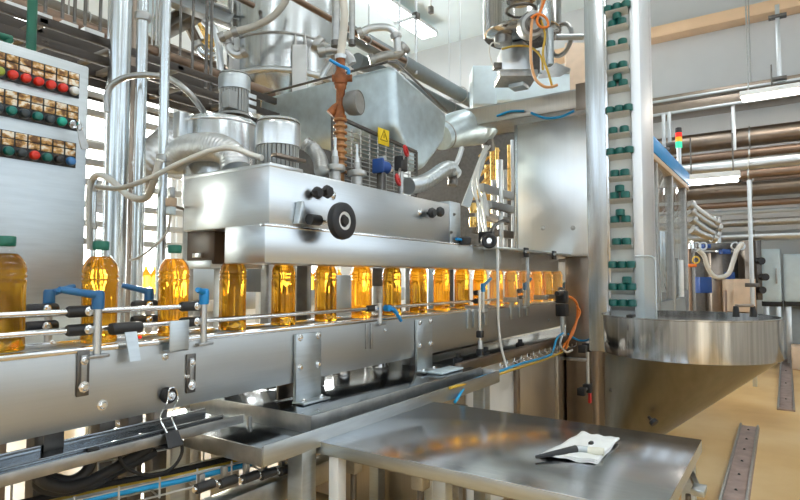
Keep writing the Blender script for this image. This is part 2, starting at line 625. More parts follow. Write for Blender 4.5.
for p in (366, 371):
    q = W(p, 336, Y=Y0)
    MB().box((q.x - .007, Y0 - .006, q.z - .045), (q.x + .007, Y0 - .0005, q.z + .045), .002).build('slotted_bracket', 'steel_dull', cv)
for (u, v, r) in ((102, 405, .008), (165, 357, .006), (187, 376, .006), (52, 342, .003), (385, 330, .005), (548, 320, .006)):
    q = W(u, v, Y=Y0)
    bolt((q.x, Y0, q.z), (0, -1, 0), r, cv)
for (u0, u1, v) in ((467, 470, 318), (473, 476, 317), (484, 487, 315), (510, 513, 310), (519, 522, 308), (526, 529, 307)):
    a, b_ = W(u0, v, Y=Y0 - .004), W(u1, v, Y=Y0 - .004)
    MB().box((a.x, Y0 - .01, a.z - .05), (b_.x, Y0 - .0005, a.z + .05), .002).build('slotted_bracket', 'steel_panel', cv)
# round bumper knob from which the clip hangs
q = W(166, 395, Y=Y0)
kn = MB().lathe([(0, 0), (.017, 0), (.0185, .004), (.0185, .016), (.016, .02), (0, .02)], (q.x, Y0, q.z), 24, (0, -1, 0)).build('round_bumper', 'black_rubber', cv)
MB().lathe([(0, .0195), (.011, .0195), (.010, .023), (0, .023)], (q.x, Y0, q.z), 20, (0, -1, 0)).build('washer', 'chrome', kn)
bolt((q.x, Y0 - .022, q.z), (0, -1, 0), .005, kn)
KNOB = Vector((q.x, Y0 - .012, q.z))
# mounting plates that hold the drip tray to the beam
for (u0, u1, vt, vb) in ((296, 321, 333, 404), (417, 432, 319, 372)):
    a, b_ = W(u0, vt, Y=Y0 - .012), W(u1, vt, Y=Y0 - .012)
    pl = MB().box((a.x, Y0 - .014, .747), (b_.x, Y0 - .002, a.z - .004), .002).build('mounting_plate', 'steel_panel', cv)
    MB().box((a.x - .004, Y0 - .05, .746), (b_.x + .004, Y0 - .002, .752), .001).build('foot_flange', 'steel_panel', pl)
    for fx in (.14, .86):
        for fz in (.93, .5):
            bolt((a.x + (b_.x - a.x) * fx, Y0 - .014, .747 + (a.z - .747) * fz), (0, -1, 0), .0075, pl)
        bolt((a.x + (b_.x - a.x) * fx, Y0 - .03, .752), (0, 0, 1), .007, pl)
# legs of the conveyor
for u in (38, 101, 129, 154):
    q = W(u, 430, Y=Y0 + .16)
    lg = MB().box((q.x - .02, Y0 + .13, 0.02), (q.x + .02, Y0 + .17, .81), .003).build('leg', 'steel_dark', cv)
    MB().lathe([(0, 0), (.035, 0), (.03, .012), (.012, .02), (0, .02)], (q.x, Y0 + .15, 0), 16).build('foot', 'black_rubber', lg)
for X in (1.5, 2.1):
    lg = MB().box((X - .025, Y0 + .12, .743), (X + .025, Y0 + .17, .81), .003).build('leg', 'steel_dull', cv)

# ---------------------------------------------------------------- guide rails
ZU, ZL = 1.049, 1.010
gr = thing('guide_rail', 'pair of steel guide rods in front of the bottles', 'guide rail', (1.2, Y0 + .012, ZL))
xu = W(192, 300, Y=Y0 + .012).x
MB().cyl((-.8, Y0 + .012, ZU), (xu, Y0 + .012, ZU), .006, 14).build('upper_rod', 'chrome', gr)
MB().cyl((-.8, Y0 + .012, ZL), (2.72, Y0 + .012, ZL), .006, 14).build('lower_rod', 'chrome', gr)
gb = thing('guide_rail', 'steel guide rods running behind the bottles', 'guide rail', (1.2, Y0 + .18, ZL))
MB().cyl((-.8, Y0 + .178, ZU - .012), (1.05, Y0 + .178, ZU - .012), .006, 14).build('upper_rod', 'steel_dull', gb)
MB().cyl((-.8, Y0 + .178, ZL - .012), (2.72, Y0 + .178, ZL - .012), .006, 14).build('lower_rod', 'steel_dull', gb)


def clampstand(X, Y, label, upper=True, lever=None, lmat='blue_lever', side=-1, barrel=None):
    """post on the beam with black rod clamps and a lever handle; lever: direction of the handle"""
    s_ = side
    ox = X
    root = thing('rail_clamp', label, 'clamp', (ox, Y, ZB), 'clamps holding the bottle guide rails')
    yp = Y + s_ * .016
    MB().cyl((ox, yp, ZB - .01), (ox, yp, ZU + (.012 if upper else -.02)), .0085, 14).build('post', 'steel', root)
    MB().box((ox - .022, yp - .014, ZB - .016), (ox + .022, yp + .014, ZB - .009), .002).build('foot_plate', 'steel_dull', root)
    for z in ([ZU] if upper else []) + [ZL]:
        cl = MB().lathe([(0, -.034), (.010, -.034), (.0125, -.03), (.0125, .03), (.010, .034), (0, .034)], (ox - .022, Y, z), 16, (1, 0, 0)).build('rod_clamp', 'black_plastic', root)
        bolt((ox - .016, Y - .0115, z), (0, -1, 0), .0068, cl)
    if lever is not None:
        d = Vector(lever)
        zt = ZU + .004
        hub = MB().lathe([(0, 0), (.011, 0), (.0125, .004), (.0125, .034), (.010, .04), (0, .041)], (ox, yp, zt), 16).build('lever_handle', lmat, root)
        p0 = Vector((ox, yp, zt + .030))
        MB().tube([p0, p0 + d * .35, p0 + d * .8, p0 + d], [.0095, .008, .0075, .006], 12, 5).build('lever_arm', lmat, hub)
    return root


x1 = W(97, 308, Y=Y0).x
clampstand(x1, Y0 + .012, 'rail clamp with dull blue lever in front of the first whole bottle', True, (-.085, -.01, .014))
x2 = W(203, 300, Y=Y0).x
clampstand(x2, Y0 + .012, 'rail clamp with bright blue lever just right of the third bottle', True, (-.035, -.02, .008), 'blue_bright')
xb = W(52, 300, Y=Y0 + .18).x
clampstand(xb, Y0 + .178, 'rail clamp with dark blue lever behind the rail before the control cabinet', True, (.07, .03, .016), side=1)
xb = W(152, 300, Y=Y0 + .18).x
clampstand(xb, Y0 + .178, 'rail clamp with slate blue lever behind the rail, left of the third bottle', True, (-.06, .03, .018), side=1)
x3 = W(379, 318, Y=Y0).x
r_ = clampstand(x3, Y0 + .012, 'low rail clamp with a blue lever hanging down near the slotted bracket', False)
hub = MB().cyl((x3 + .02, Y0 - .012, ZL), (x3 + .02, Y0 - .035, ZL), .012, 14).build('lever_handle', 'blue_bright', r_)
MB().tube([(x3 + .02, Y0 - .03, ZL), (x3 + .05, Y0 - .035, ZL - .01), (x3 + .085, Y0 - .04, ZL - .05)], [.009, .008, .006], 10, 4).build('lever_arm', 'blue_bright', hub)
for (u, lab) in ((480, 'rail clamp with blue lever at the left edge of the clear guard'), (522, 'rail clamp with blue lever seen through the middle of the clear guard'),
                 (562, 'rail clamp with blue lever at the far end of the clear guard')):
    X = W(u, 285, Y=Y0).x
    clampstand(X, Y0 + .0, lab, True, (.05, -.02, .035), 'blue_bright')
# small sensor head between the first two bottles
q = W(125, 325, Y=Y0)
sn = thing('bottle_sensor', 'small black bottle sensor on a folded steel bracket with a red light', 'sensor', (q.x, Y0, ZB))
MB().lathe([(0, -.035), (.0125, -.035), (.0135, -.03), (.0135, .03), (.0125, .035), (0, .035)], (q.x, Y0 - .004, ZL - .002), 16, (1, 0, 0)).build('sensor_body', 'black_plastic', sn)
MB().prism([(q.x - .012, Y0 - .018, ZB + .034), (q.x + .016, Y0 - .018, ZB + .034), (q.x + .02, Y0 - .03, ZB - .03), (q.x - .005, Y0 - .03, ZB - .03)], (0, -.003, 0)).build('bracket', 'steel_panel', sn)
MB().sphere((q.x + .028, Y0 - .014, ZB + .02), .004, 10).build('indicator_light', 'indicator_red', sn)
q = W(176, 336, Y=Y0 - .015)
pl = solo(MB().box((q.x - .026, Y0 - .03, q.z - .035), (q.x + .026, Y0 - .026, q.z + .038), .001).box((q.x - .026, Y0 - .03, q.z - .035), (q.x + .026, Y0 - .002, q.z - .031), .001),
          'sensor_bracket', 'steel_panel', 'small bent sheet steel bracket on the conveyor below the third bottle', 'bracket')

# ---------------------------------------------------------------- bottles
HB = .24
RB = .0395


def flute(a, h):
    if .018 < h < .145:
        k = min(1, (h - .018) / .012, (.145 - h) / .012)
        return 1 - .11 * k * (0.5 + 0.5 * math.cos(a * 9)) ** 2
    if .166 < h < .205:
        k = min(1, (h - .166) / .01, (.205 - h) / .01)
        return 1 - .05 * k * (0.5 + 0.5 * math.cos(a * 8))
    return 1.0


PROF = [(0, .004), (.028, .002), (.034, 0), (.0385, .006), (.0395, .012), (.0395, .018), (.0388, .022), (.0385, .035), (.0385, .06), (.0385, .09), (.0385, .12), (.0388, .14),
        (.0395, .145), (.0397, .149), (.0368, .1515), (.0368, .154), (.0397, .1565), (.0397, .160), (.0372, .1625), (.0372, .165), (.0393, .168), (.0385, .175), (.0355, .186), (.0295, .196), (.0225, .204), (.0165, .2095),
        (.0145, .213), (.0145, .217), (.0162, .218), (.0162, .220), (.0138, .2205), (.0138, .232)]


def bottle_at(x, y, z, label, cap, group):
    root = thing('juice_bottle', label, 'bottle', (x, y, z), group)
    mb = MB()
    mb.lathe(PROF + [(.0128, .232), (.0128, .215)], (x, y, z), 48, mod=flute)
    mb.build('bottle_shell', 'pet_shell', root, 60, merge=False)
    inner = [(max(0, r - .0007), max(h, .0045)) for (r, h) in PROF if h <= .2045]
    inner[0] = (0, .0047)
    inner.append((0, .2045))
    mb = MB()
    mb.lathe(inner, (x, y, z), 48, mod=flute)
    mb.build('juice', 'amber_juice', root, 60, merge=False)
    if cap:
        mb = MB()
        mb.lathe([(.0165, .2195), (.0175, .2205), (.0175, .224)], (x, y, z), 36)
        mb.lathe([(.0168, .2242), (.0176, .2248), (.0176, .2385), (.0162, .240), (0, .240)], (x, y, z), 48, mod=lambda a, h: 1 + .018 * math.cos(a * 24) if h < .239 else 1)
        mb.build('cap', 'green_cap', root, 50)
    return root


YBOT = Y0 + .092
capped = None
cl = ['amber juice bottle with green cap, cut by the left edge, before the control cabinet',
      'amber juice bottle with green cap, behind the dull blue lever',
      'amber juice bottle with green cap, just left of the filling machine']
for i, X in enumerate((.512, .708, .902)):
    if capped is None:
        capped = bottle_at(X, YBOT, ZB, cl[i], True, 'capped bottles on the conveyor')
    else:
        copy_tree(capped, (X, YBOT, ZB), cl[i])
opened = None
XS = [1.094 + .2 * k for k in range(15)]
for i, X in enumerate(XS):
    if X < 2.85:
        lab = ordn(i) + ' amber bottle from the left, standing under the filling machine'
    else:
        lab = ordn(i - 9) + ' amber bottle from the left behind the clear guard'
    if opened is None:
        opened = bottle_at(X, YBOT, ZB, lab, False, 'bottles under the filling machine')
    else:
        copy_tree(opened, (X, YBOT, ZB), lab)
# ================================================================ FILLING MACHINE
YF = 1.160
fm = thing('filling_machine', 'boxy stainless steel filling machine above the row of amber bottles', 'machine', (2.5, 1.42, 1.16))
xl = W(265, 245, Y=YF).x
zb0 = W(265, 263, Y=YF).z
zb1 = W(266, 224, Y=YF).z
xu = W(270, 190, Y=YF + .012).x
zt1 = W(270, 161.5, Y=YF + .012).z
xs = W(304, 172, Y=YF + .012).x
zt2 = W(305, 172.5, Y=YF + .012).z
xe = W(450, 205, Y=YF + .012).x
LB = MB().box((xl, YF, zb0), (3.44, YF + .168, zb1), .004).build('lower_box', 'steel_box', fm)
UB = MB().box((xu, YF + .014, zb1 - .001), (xe, YF + .40, zt2), .005).build('upper_box', 'steel_box', fm)
MB().box((xu, YF + .0135, zt2 - .004), (xs, YF + .40, zt1), .004).build('raised_block', 'steel_box', fm)
MB().box((xl - .002, YF - .002, zb1 - .006), (3.44, YF + .02, zb1 + .002), .002).build('seam_strip', 'chrome', fm)
# end plate
a = W(461, 215, Y=YF + .012).x
MB().box((xe + .004, YF + .014, zb1), (a, YF + .10, zt2 + .015), .003).build('end_plate', 'steel_panel', fm)
# legs that carry the machine behind the conveyor
for X in (1.36, 2.25):
    MB().box((X - .02, YF + .285, .746), (X + .02, YF + .325, zb1 + .05), .003).build('leg', 'steel_dull', fm)
# handwheel
h = W(342, 221, Y=YF - .085)
hx, hz = h.x, h.z
hw = MB()
hw.lathe([(.027, -.012), (.045, -.014), (.0535, -.010), (.0555, 0), (.0535, .010), (.045, .014), (.027, .012)], (hx, YF - .085, hz), 40, (0, -1, 0))
hw.lathe([(0, -.008), (.03, -.008), (.03, .006), (0, .006)], (hx, YF - .085, hz), 32, (0, -1, 0))
hwo = hw.build('handwheel', 'black_plastic', fm)
MB().lathe([(.019, .006), (.029, .006), (.029, .0095), (.019, .0095), (.019, .006)], (hx, YF - .085, hz), 32, (0, -1, 0)).build('dial_ring', 'white_paint', hwo)
MB().lathe([(0, .006), (.015, .006), (.013, .016), (0, .017)], (hx, YF - .085, hz), 24, (0, -1, 0)).build('hub', 'black_rubber', hwo)
MB().cyl((hx, YF + .014, hz), (hx, YF - .075, hz), .009, 14).build('shaft', 'chrome', hwo)
bk = W(314, 220, Y=YF - .03)
sb = MB().cyl((bk.x - .018, YF - .028, hz + .002), (bk.x + .024, YF - .028, hz + .002), .016, 20).build('gear_block', 'black_plastic', fm)
MB().cyl((bk.x + .03, YF - .028, hz + .002), (hx + .004, YF - .028, hz + .002), .007, 12).build('gear_shaft', 'chrome', sb)
MB().prism([(bk.x - .045, YF - .012, hz - .012), (bk.x - .01, YF - .012, hz - .012), (bk.x - .02, YF - .012, hz + .055), (bk.x - .03, YF - .012, hz + .055)], (0, .024, 0), .003).build('pointer_bracket', 'steel_panel', sb)
# star knobs on the upper box
for (u, v, s_) in ((315, 193, 1), (325, 192, 1.1)):
    q = W(u, v, Y=YF)
    k = MB().lathe([(0, 0), (.006, 0), (.006, .012), (.0165 * s_, .016), (.018 * s_, .024), (.014 * s_, .036), (0, .037)], (q.x, YF + .014, q.z), 20, (0, -1, 0),
                   mod=lambda a_, h_: 1 + (.08 * math.cos(a_ * 6) if h_ > .014 else 0)).build('star_knob', 'black_plastic', fm)
q = W(336, 195, Y=YF)
bolt((q.x, YF + .014, q.z), (0, -1, 0), .010, fm, 'chrome', 'plug')
for (u, v) in ((430, 213), (438, 212)):
    q = W(u, v, Y=YF)
    MB().lathe([(0, 0), (.006, 0), (.006, .012), (.019, .016), (.021, .026), (.015, .036), (0, .036)], (q.x, YF + .014, q.z), 20, (0, -1, 0)).build('star_knob', 'black_plastic', fm)
q = W(423, 212, Y=YF)
bolt((q.x, YF + .014, q.z), (0, -1, 0), .010, fm, 'chrome', 'plug')
# feed knobs on the lower box top
q = W(464, 240, Y=YF + .0)
k = MB().lathe([(0, 0), (.026, 0), (.028, .006), (.028, .03), (.022, .036), (0, .036)], (q.x, YF - .004, q.z - .022), 20, (0, 0, 1)).build('stop_knob', 'black_plastic', fm)
MB().cyl((q.x - .07, YF, q.z + .0), (q.x - .02, YF, q.z + .0), .006, 10).build('blue_fitting', 'blue_bright', k)
q = W(487, 241, Y=YF - .03)
wh = MB().torus((q.x, YF - .04, q.z), .026, .010, (-0.85, -.5, 0.1), 28, 10).build('adjusting_wheel', 'black_plastic', fm)
MB().lathe([(0, -.012), (.012, -.012), (.012, .012), (0, .012)], (q.x, YF - .04, q.z), 16, (-0.85, -.5, 0.1)).build('hub', 'chrome', wh)
MB().beam((q.x - .012, YF - .02, q.z), (q.x + .012, YF - .06, q.z), .008, .01).build('spoke', 'black_plastic', wh)
MB().box((q.x + .012, YF - .05, q.z - .01), (q.x + .05, YF + .02, q.z + .045), .004).build('clamp_block', 'black_plastic', wh)
# small holes of the plate
for (u, v) in ((452, 214), (449, 232)):
    q = W(u, v, Y=YF + .012)
    bolt((q.x + .02, YF + .014, q.z), (0, -1, 0), .005, fm, 'steel_dark')
# gripper housing left behind the lower box
gh = thing('transfer_housing', 'dark brown and steel transfer block left behind the filling machine end', 'machine', (1.2, 1.5, 1.15))
q0, q1 = W(187, 229, X=1.125), W(214, 264, X=1.125)
MB().box((1.125, q1.y, q1.z), (1.33, q0.y, q0.z), .004).build('block', 'dark_brown', gh)
MB().box((1.12, q1.y + .01, q1.z - .012), (1.33, q0.y + .02, q1.z + .012), .003).build('guide_strip', 'steel', gh)
MB().box((1.11, (q0.y + q1.y) / 2 - .02, q1.z + .02), (1.125, (q0.y + q1.y) / 2 + .02, q1.z + .035), .002).build('catch', 'chrome', gh)
MB().box((1.16, (q0.y + q1.y) / 2 - .02, q0.z), (1.2, (q0.y + q1.y) / 2 + .02, q0.z + .05), .002).build('mount', 'black_plastic', gh)
MB().box((1.20, (q0.y + q1.y) / 2 - .03, 0), (1.26, (q0.y + q1.y) / 2 + .03, q1.z), .003).build('pedestal', 'steel_dull', gh)

# clear guard over the far bottles
gx0, gx1 = W(497, 280, Y=YF - .07).x, W(566, 280, Y=YF - .07).x
gd = thing('clear_guard', 'hinged clear plastic guard in front of the farther bottles', 'guard', ((gx0 + gx1) / 2, YF - .07, .97))
gz1 = W(497, 249, Y=YF - .07).z
gz0 = W(497, 309, Y=YF - .07).z
gm = (gx0 + gx1) / 2 - .12
MB().box((gx0, YF - .074, gz0), (gm, YF - .068, gz1), .001).build('pane', 'acrylic_smoke', gd)
MB().box((gm + .01, YF - .074, gz0), (gx1, YF - .068, gz1), .001).build('pane', 'acrylic_smoke', gd)
MB().box((gx0, YF - .074, gz0), (gx0 + .006, YF - .005, gz1), .001).build('side_pane', 'acrylic', gd)
MB().box((gx0 - .004, YF - .078, gz1), (3.44, YF - .0005, gz1 + .012), .002).build('top_rail', 'steel_panel', gd)
for (u, v) in ((525, 252), (553, 254), (577, 256)):
    q = W(u, v, Y=YF - .075)
    hg = MB().box((q.x - .022, YF - .088, gz1 - .028), (q.x + .022, YF - .0745, gz1 + .02), .003).build('hinge', 'black_plastic', gd)
    MB().cyl((q.x - .024, YF - .09, gz1), (q.x + .024, YF - .09, gz1), .007, 10).build('hinge_pin', 'steel_dull', hg)
MB().box((gm - .002, YF - .078, gz0), (gm + .012, YF - .066, gz1), .002).build('mullion', 'steel_panel', gd)
MB().box((gx0, YF - .0765, gz0), (gx0 + .012, YF - .066, gz1), .002).build('edge_strip', 'white_paint', gd)
for X in (gx0 + .25, gm + .3, gx1 - .1):
    MB().box((X - .012, YF - .066, gz0 + .02), (X + .012, YF + .01, gz0 + .045), .002).build('standoff', 'steel_dull', gd)

# hanging vertical mechanisms by the guard
q = W(480, 335, Y=YF - .05)
vm = thing('air_cylinder', 'thin steel air cylinder hanging down left of the white cable', 'cylinder', (q.x, YF - .05, .8))
MB().cyl((q.x, YF - .05, W(481, 350, Y=YF - .05).z), (q.x, YF - .05, W(480, 290, Y=YF - .05).z), .007, 12).build('rod', 'chrome', vm)
MB().cyl((q.x + .004, YF - .05, W(481, 356, Y=YF - .05).z), (q.x + .004, YF - .05, W(481, 340, Y=YF - .05).z), .011, 14).build('barrel', 'steel', vm)
for v in (334, 352):
    z = W(481, v, Y=YF - .05).z
    MB().box((q.x - .012, YF - .064, z - .015), (q.x + .014, YF - .036, z + .015), .004).build('joint_block', 'black_plastic', vm)
MB().box((q.x - .008, YF - .05, .985), (q.x + .008, YF + .02, 1.0), .002).build('bracket', 'steel_dull', vm)
q = W(562, 300, Y=YF - .1)
cy = thing('air_valve', 'black air valve on a steel post where the orange cable starts', 'valve', (q.x, YF - .1, .75))
MB().cyl((q.x, YF - .1, W(563, 332, Y=YF - .1).z), (q.x, YF - .1, W(562, 290, Y=YF - .1).z), .012, 12).build('post', 'steel_panel', cy)
for v in (297, 310):
    z = W(562, v, Y=YF - .1).z
    MB().box((q.x - .03, YF - .13, z - .035), (q.x + .03, YF - .07, z + .035), .006).build('valve_body', 'black_plastic', cy)
z = W(562, 293, Y=YF - .1).z
MB().cyl((q.x - .12, YF - .11, z), (q.x + .02, YF - .11, z), .013, 12).build('plug', 'black_plastic', cy)
q = W(558, 297, Y=YF - .12)
z = q.z

# ================================================================ DRIP TRAY, TROUGH
ZT = .722
tx0, tx1 = .923, W(499, 372, Y=1.008).x
ty0 = 1.008
tr = thing('drip_tray', 'wide stainless steel drip tray under the filling machine', 'tray', (1.6, 1.2, .69))
MB().box((tx0, ty0, ZT - .03), (tx1, 1.62, ZT - .022), .001).build('tray_floor', 'steel_tray', tr)
MB().box((tx0, ty0 - .003, ZT - .036), (tx1, ty0 + .003, ZT + .012), .0015).build('tray_lip', 'steel_panel', tr)
MB().box((tx0 - .003, ty0, ZT - .036), (tx0 + .003, 1.30, ZT + .006), .0015).build('tray_lip', 'steel_dull', tr)
MB().box((tx1 - .003, ty0, ZT - .036), (tx1 + .003, 1.62, ZT + .012), .0015).build('tray_lip', 'steel_dull', tr)
lx = W(312, 417, Z=.745)
MB().box((lx.x, lx.y + .004, ZT - .022), (tx1 - .03, 1.60, .742), .004).build('raised_deck', 'steel_tray', tr)
MB().box((lx.x - .002, lx.y, ZT - .022), (tx1 - .03, lx.y + .005, .747), .001).build('deck_edge', 'steel_dull', tr)
MB().box((lx.x - .003, lx.y, ZT - .022), (lx.x + .003, 1.6, .747), .001).build('deck_edge', 'steel_dull', tr)
q = W(302, 460, Y=1.04)
for (x, y) in ((q.x, 1.04), (tx1 - .08, 1.05), (q.x, 1.58), (tx1 - .08, 1.58)):
    MB().box((x - .026, y - .026, .0), (x + .026, y + .026, ZT - .03), .003).build('leg', 'steel_panel', tr)
# trough to the left
th = thing('drain_trough', 'narrow dark steel drain trough running in from the left edge', 'trough', (.3, 1.25, .73))
ex = .985
MB().box((-.9, 1.15, .755), (ex, 1.30, .759), .001).build('trough_floor', 'steel_tray', th)
MB().box((-.9, 1.146, .754), (ex, 1.152, .776), .0015).build('trough_lip', 'steel_dull', th)
MB().box((-.9, 1.296, .754), (ex, 1.302, .772), .0015).build('trough_lip', 'steel_tray', th)
MB().box((-.9, 1.225, .759), (ex, 1.229, .765), .001).build('divider', 'steel_tray', th)
for X in (-.6,):
    MB().box((X - .02, 1.17, .0), (X + .02, 1.19, .755), .002).build('leg', 'steel_dark', th)
for X in (.12, .60):
    MB().box((X - .02, 1.29, .757), (X + .02, 1.294, .812), .001).build('hanger_plate', 'steel_dark', th)
# dark mount under beam and small plate
q = W(283, 398, Y=1.30)
solo(MB().box((q.x - .03, 1.29, .7475), (q.x + .10, 1.298, .81), .002), 'splash_plate', 'steel_brown', 'brown steel splash plate left behind the first mounting plate', 'plate')
# bucket-like cylinders on the tray behind
for (u, v0, v1, r, lab) in ((377, 392, 350, .055, 'shiny steel cylinder standing on the drip tray left of the second mounting plate'),
                            (341, 402, 362, .035, 'slim steel canister on the drip tray behind the beam')):
    q = W(u, v0, Y=1.46)
    c = thing('steel_canister', lab, 'canister', (q.x, 1.46, .742))
    MB().lathe([(0, 0), (r, 0), (r, .008), (r * .97, .012), (r * .97, .15), (r, .155), (r, .165), (0, .168)], (q.x, 1.46, .7435), 32).build('body', 'steel_mirror', c)
    MB().torus((q.x, 1.46, .7435 + .05), r * .985, .003, (0, 0, 1), 32, 8).build('band', 'steel_dull', c)
# blue folded pad lying on the tray right end
q = W(452, 372, Z=.745)
solo(MB().box((q.x - .08, q.y + .0, .7435), (q.x + .10, q.y + .07, .752), .003), 'wet_pad', 'light_blue_paint', 'pale blue flat pad at the far end of the drip tray', 'pad')

# binder clip hanging from the round bumper
q = W(171, 431, Y=1.145)
bc = thing('binder_clip', 'black binder clip with wire handles clamped on the trough lip', 'clip', (q.x, 1.143, .745))
MB().prism([(q.x - .018, 1.128, .750), (q.x + .018, 1.128, .750), (q.x + .016, 1.144, .781), (q.x - .016, 1.144, .781)], (0, -.0015, 0), 0).build('clip_jaw', 'black_plastic', bc)
MB().prism([(q.x - .018, 1.172, .750), (q.x + .018, 1.172, .750), (q.x + .016, 1.156, .781), (q.x - .016, 1.156, .781)], (0, .0015, 0), 0).build('clip_jaw', 'black_plastic', bc)
MB().box((q.x - .018, 1.128, .7455), (q.x + .018, 1.172, .7500), .002).build('clip_spine', 'black_plastic', bc)
KN = KNOB
MB().tube([(q.x - .012, 1.142, .779), (q.x - .014, 1.165, .81), (KN.x - .014, KN.y - .014, KN.z - .012), (KN.x - .008, KN.y - .013, KN.z + .017), (KN.x + .008, KN.y - .013, KN.z + .017), (KN.x + .014, KN.y - .014, KN.z - .012), (q.x + .014, 1.165, .81), (q.x + .012, 1.142, .779)], .0016, 8, 4).build('wire_handle', 'chrome', bc)

# ================================================================ TABLE
TZ = .70
_a, _b, _c = W(311, 439.5, Z=TZ), W(701, 441, Z=TZ), W(437, 401, Z=TZ)
wx0, wx1, wy0, wy1 = _a.x, (_b.x + _c.x) / 2, _b.y, max(_a.y, _c.y)
tb = thing('work_table', 'stainless steel work table in the foreground with a napkin on it', 'table', (1.38, .58, 0))
MB().box((wx0, wy0, TZ - .003), (wx1, wy1, TZ), .001).build('table_top', 'steel_table', tb)
for nm, a, b_ in (('apron', (wx0, wy0, TZ - .032), (wx0 + .004, wy1, TZ - .001)), ('apron', (wx1 - .004, wy0, TZ - .032), (wx1, wy1, TZ - .001)),
                  ('apron', (wx0, wy0, TZ - .032), (wx1, wy0 + .004, TZ - .001)), ('apron', (wx0, wy1 - .004, TZ - .032), (wx1, wy1, TZ - .001))):
    MB().box(a, b_, .001).build(nm, 'steel_panel', tb)
def tleg(x, y, s_=.016, mat='steel_panel'):
    lg = MB().box((x - s_, y - s_, .03), (x + s_, y + s_, TZ - .003), .002).build('leg', mat, tb)
    MB().lathe([(0, 0), (.024, 0), (.02, .012), (.008, .018), (.008, .032), (0, .032)], (x, y, 0), 16).build('foot', 'black_rubber', lg)
q = W(337, 470, X=wx0 + .02)
tleg(wx0 + .022, q.y, .016, 'white_paint')
tleg(wx0 + .022, wy0 + .03)
tleg(wx1 - .022, wy0 + .03)
tleg(wx1 - .022, wy1 - .03)
MB().box((wx0 + .10, wy0 + .02, TZ - .075), (wx0 + .125, wy1 - .03, TZ - .035), .002).build('under_rail', 'steel_dull', tb)
MB().box((wx1 - .14, wy0 + .02, TZ - .075), (wx1 - .115, wy1 - .03, TZ - .035), .002).build('under_rail', 'steel_dull', tb)
for u in (354, 421):
    q = W(u, 470, X=wx0 + .15)
    dl = MB().box((wx0 + .13, q.y - .018, TZ - .12), (wx0 + .166, q.y + .018, TZ - .03), .003).build('drop_block', 'steel_dull', tb)
    MB().cyl((wx0 + .148, q.y, TZ - .34), (wx0 + .148, q.y, TZ - .10), .009, 10).build('levelling_screw', 'steel_dark', dl)
q = W(440, 490, X=wx0 + .05)
MB().box((wx0 + .04, q.y - .02, TZ - .3), (wx0 + .075, q.y + .015, TZ - .03), .002).build('side_bracket', 'steel_panel', tb)
q = W(699, 489, Z=.64)
fs = MB().box((q.x - .025, q.y - .014, .63), (q.x + .025, q.y + .014, .645), .002).build('foot_tab', 'steel_panel', tb)
MB().cyl((q.x - .02, q.y + .02, .5), (q.x - .02, q.y + .02, .63), .006, 10).build('tab_stem', 'steel_dark', fs)
MB().beam((q.x, q.y, .635), (wx1 - .03, wy0 + .03, .635), .012, .012).build('tab_arm', 'steel_dull', fs)

# napkin: folded sheet with slightly lifted edges
nc = [W(538, 458, Z=TZ), W(580, 435, Z=TZ), W(620, 441, Z=TZ), W(597, 465, Z=TZ)]
mb = MB()
random.seed(3)
for lay in range(3):
    N = 14
    rows = []
    for i in range(N + 1):
        row = []
        for j in range(N + 1):
            a, b_ = i / N, j / N
            sh = lay * .05
            a2, b2_ = sh * .6 + a * (1 - sh * .7), sh * .3 + b_ * (1 - sh * .5)
            p = (nc[0] * (1 - a2) + nc[3] * a2) * (1 - b2_) + (nc[1] * (1 - a2) + nc[2] * a2) * b2_
            edge = max(abs(a - .5), abs(b_ - .5)) * 2
            z = .0015 + lay * .003 + .004 * max(0, math.sin(a * 5 + lay) * math.sin(b_ * 4 + 1 + lay)) * (.5 + edge) + .003 * math.sin(a * 9 + b_ * 7) ** 2 * edge
            row.append(mb.bm.verts.new((p.x, p.y, TZ + z)))
        rows.append(row)
    for i in range(N):
        for j in range(N):
            mb.bm.faces.new((rows[i][j], rows[i + 1][j], rows[i + 1][j + 1], rows[i][j + 1]))
nap = mb.build('napkin', 'napkin_paper', None, 60)
tag(nap, 'crumpled white paper napkin on the steel work table', 'napkin')
sol = nap.modifiers.new('solid', 'SOLIDIFY')
sol.thickness = .0012
# brush lying on the napkin
p0, p1, p2, p3 = W(536, 457, Z=TZ + .010), W(576, 449, Z=TZ + .016), W(581, 449, Z=TZ + .016), W(604, 452, Z=TZ + .016)
bs = thing('brush', 'small brush with a black handle lying half on the napkin', 'brush', p1 - Vector((0, 0, .012)))
MB().tube([p0, p0.lerp(p1, .3), p1], [.0035, .0055, .009], 14).build('handle', 'black_plastic', bs)
MB().tube([p1, p2, p2.lerp(p3, .3)], [.0085, .008], 14).build('ferrule', 'steel_panel', bs)
MB().tube([p2.lerp(p3, .2), p2.lerp(p3, .7), p3], [.0075, .009, .0085], 14).build('bristles', 'bristle_white', bs)
q = W(591, 443, Z=TZ + .012)
solo(MB().box(q - Vector((.009, .005, .006)), q + Vector((.009, .005, .004)), .003), 'rubber_plug', 'black_rubber', 'tiny black rubber plug on top of the white napkin', 'plug')
# ================================================================ CAP ELEVATOR: tub, cone, tower, belt
ec = W(687.5, 316, t=2.4)
ecx, ecy = ec.x, ec.y
RT = .335
el = thing('cap_elevator', 'tall steel cap elevator rising from a round polished hopper tub', 'elevator', (ecx, ecy, 0))
zr, zd = .965, .805
MB().lathe([(RT - .004, zd), (RT, zd), (RT, zr - .006), (RT + .006, zr - .004), (RT + .006, zr), (RT - .006, zr), (RT - .006, zr - .01), (RT - .006, zd), (RT - .004, zd)], (ecx, ecy, 0), 72).build('tub_wall', 'steel_mirror', el)
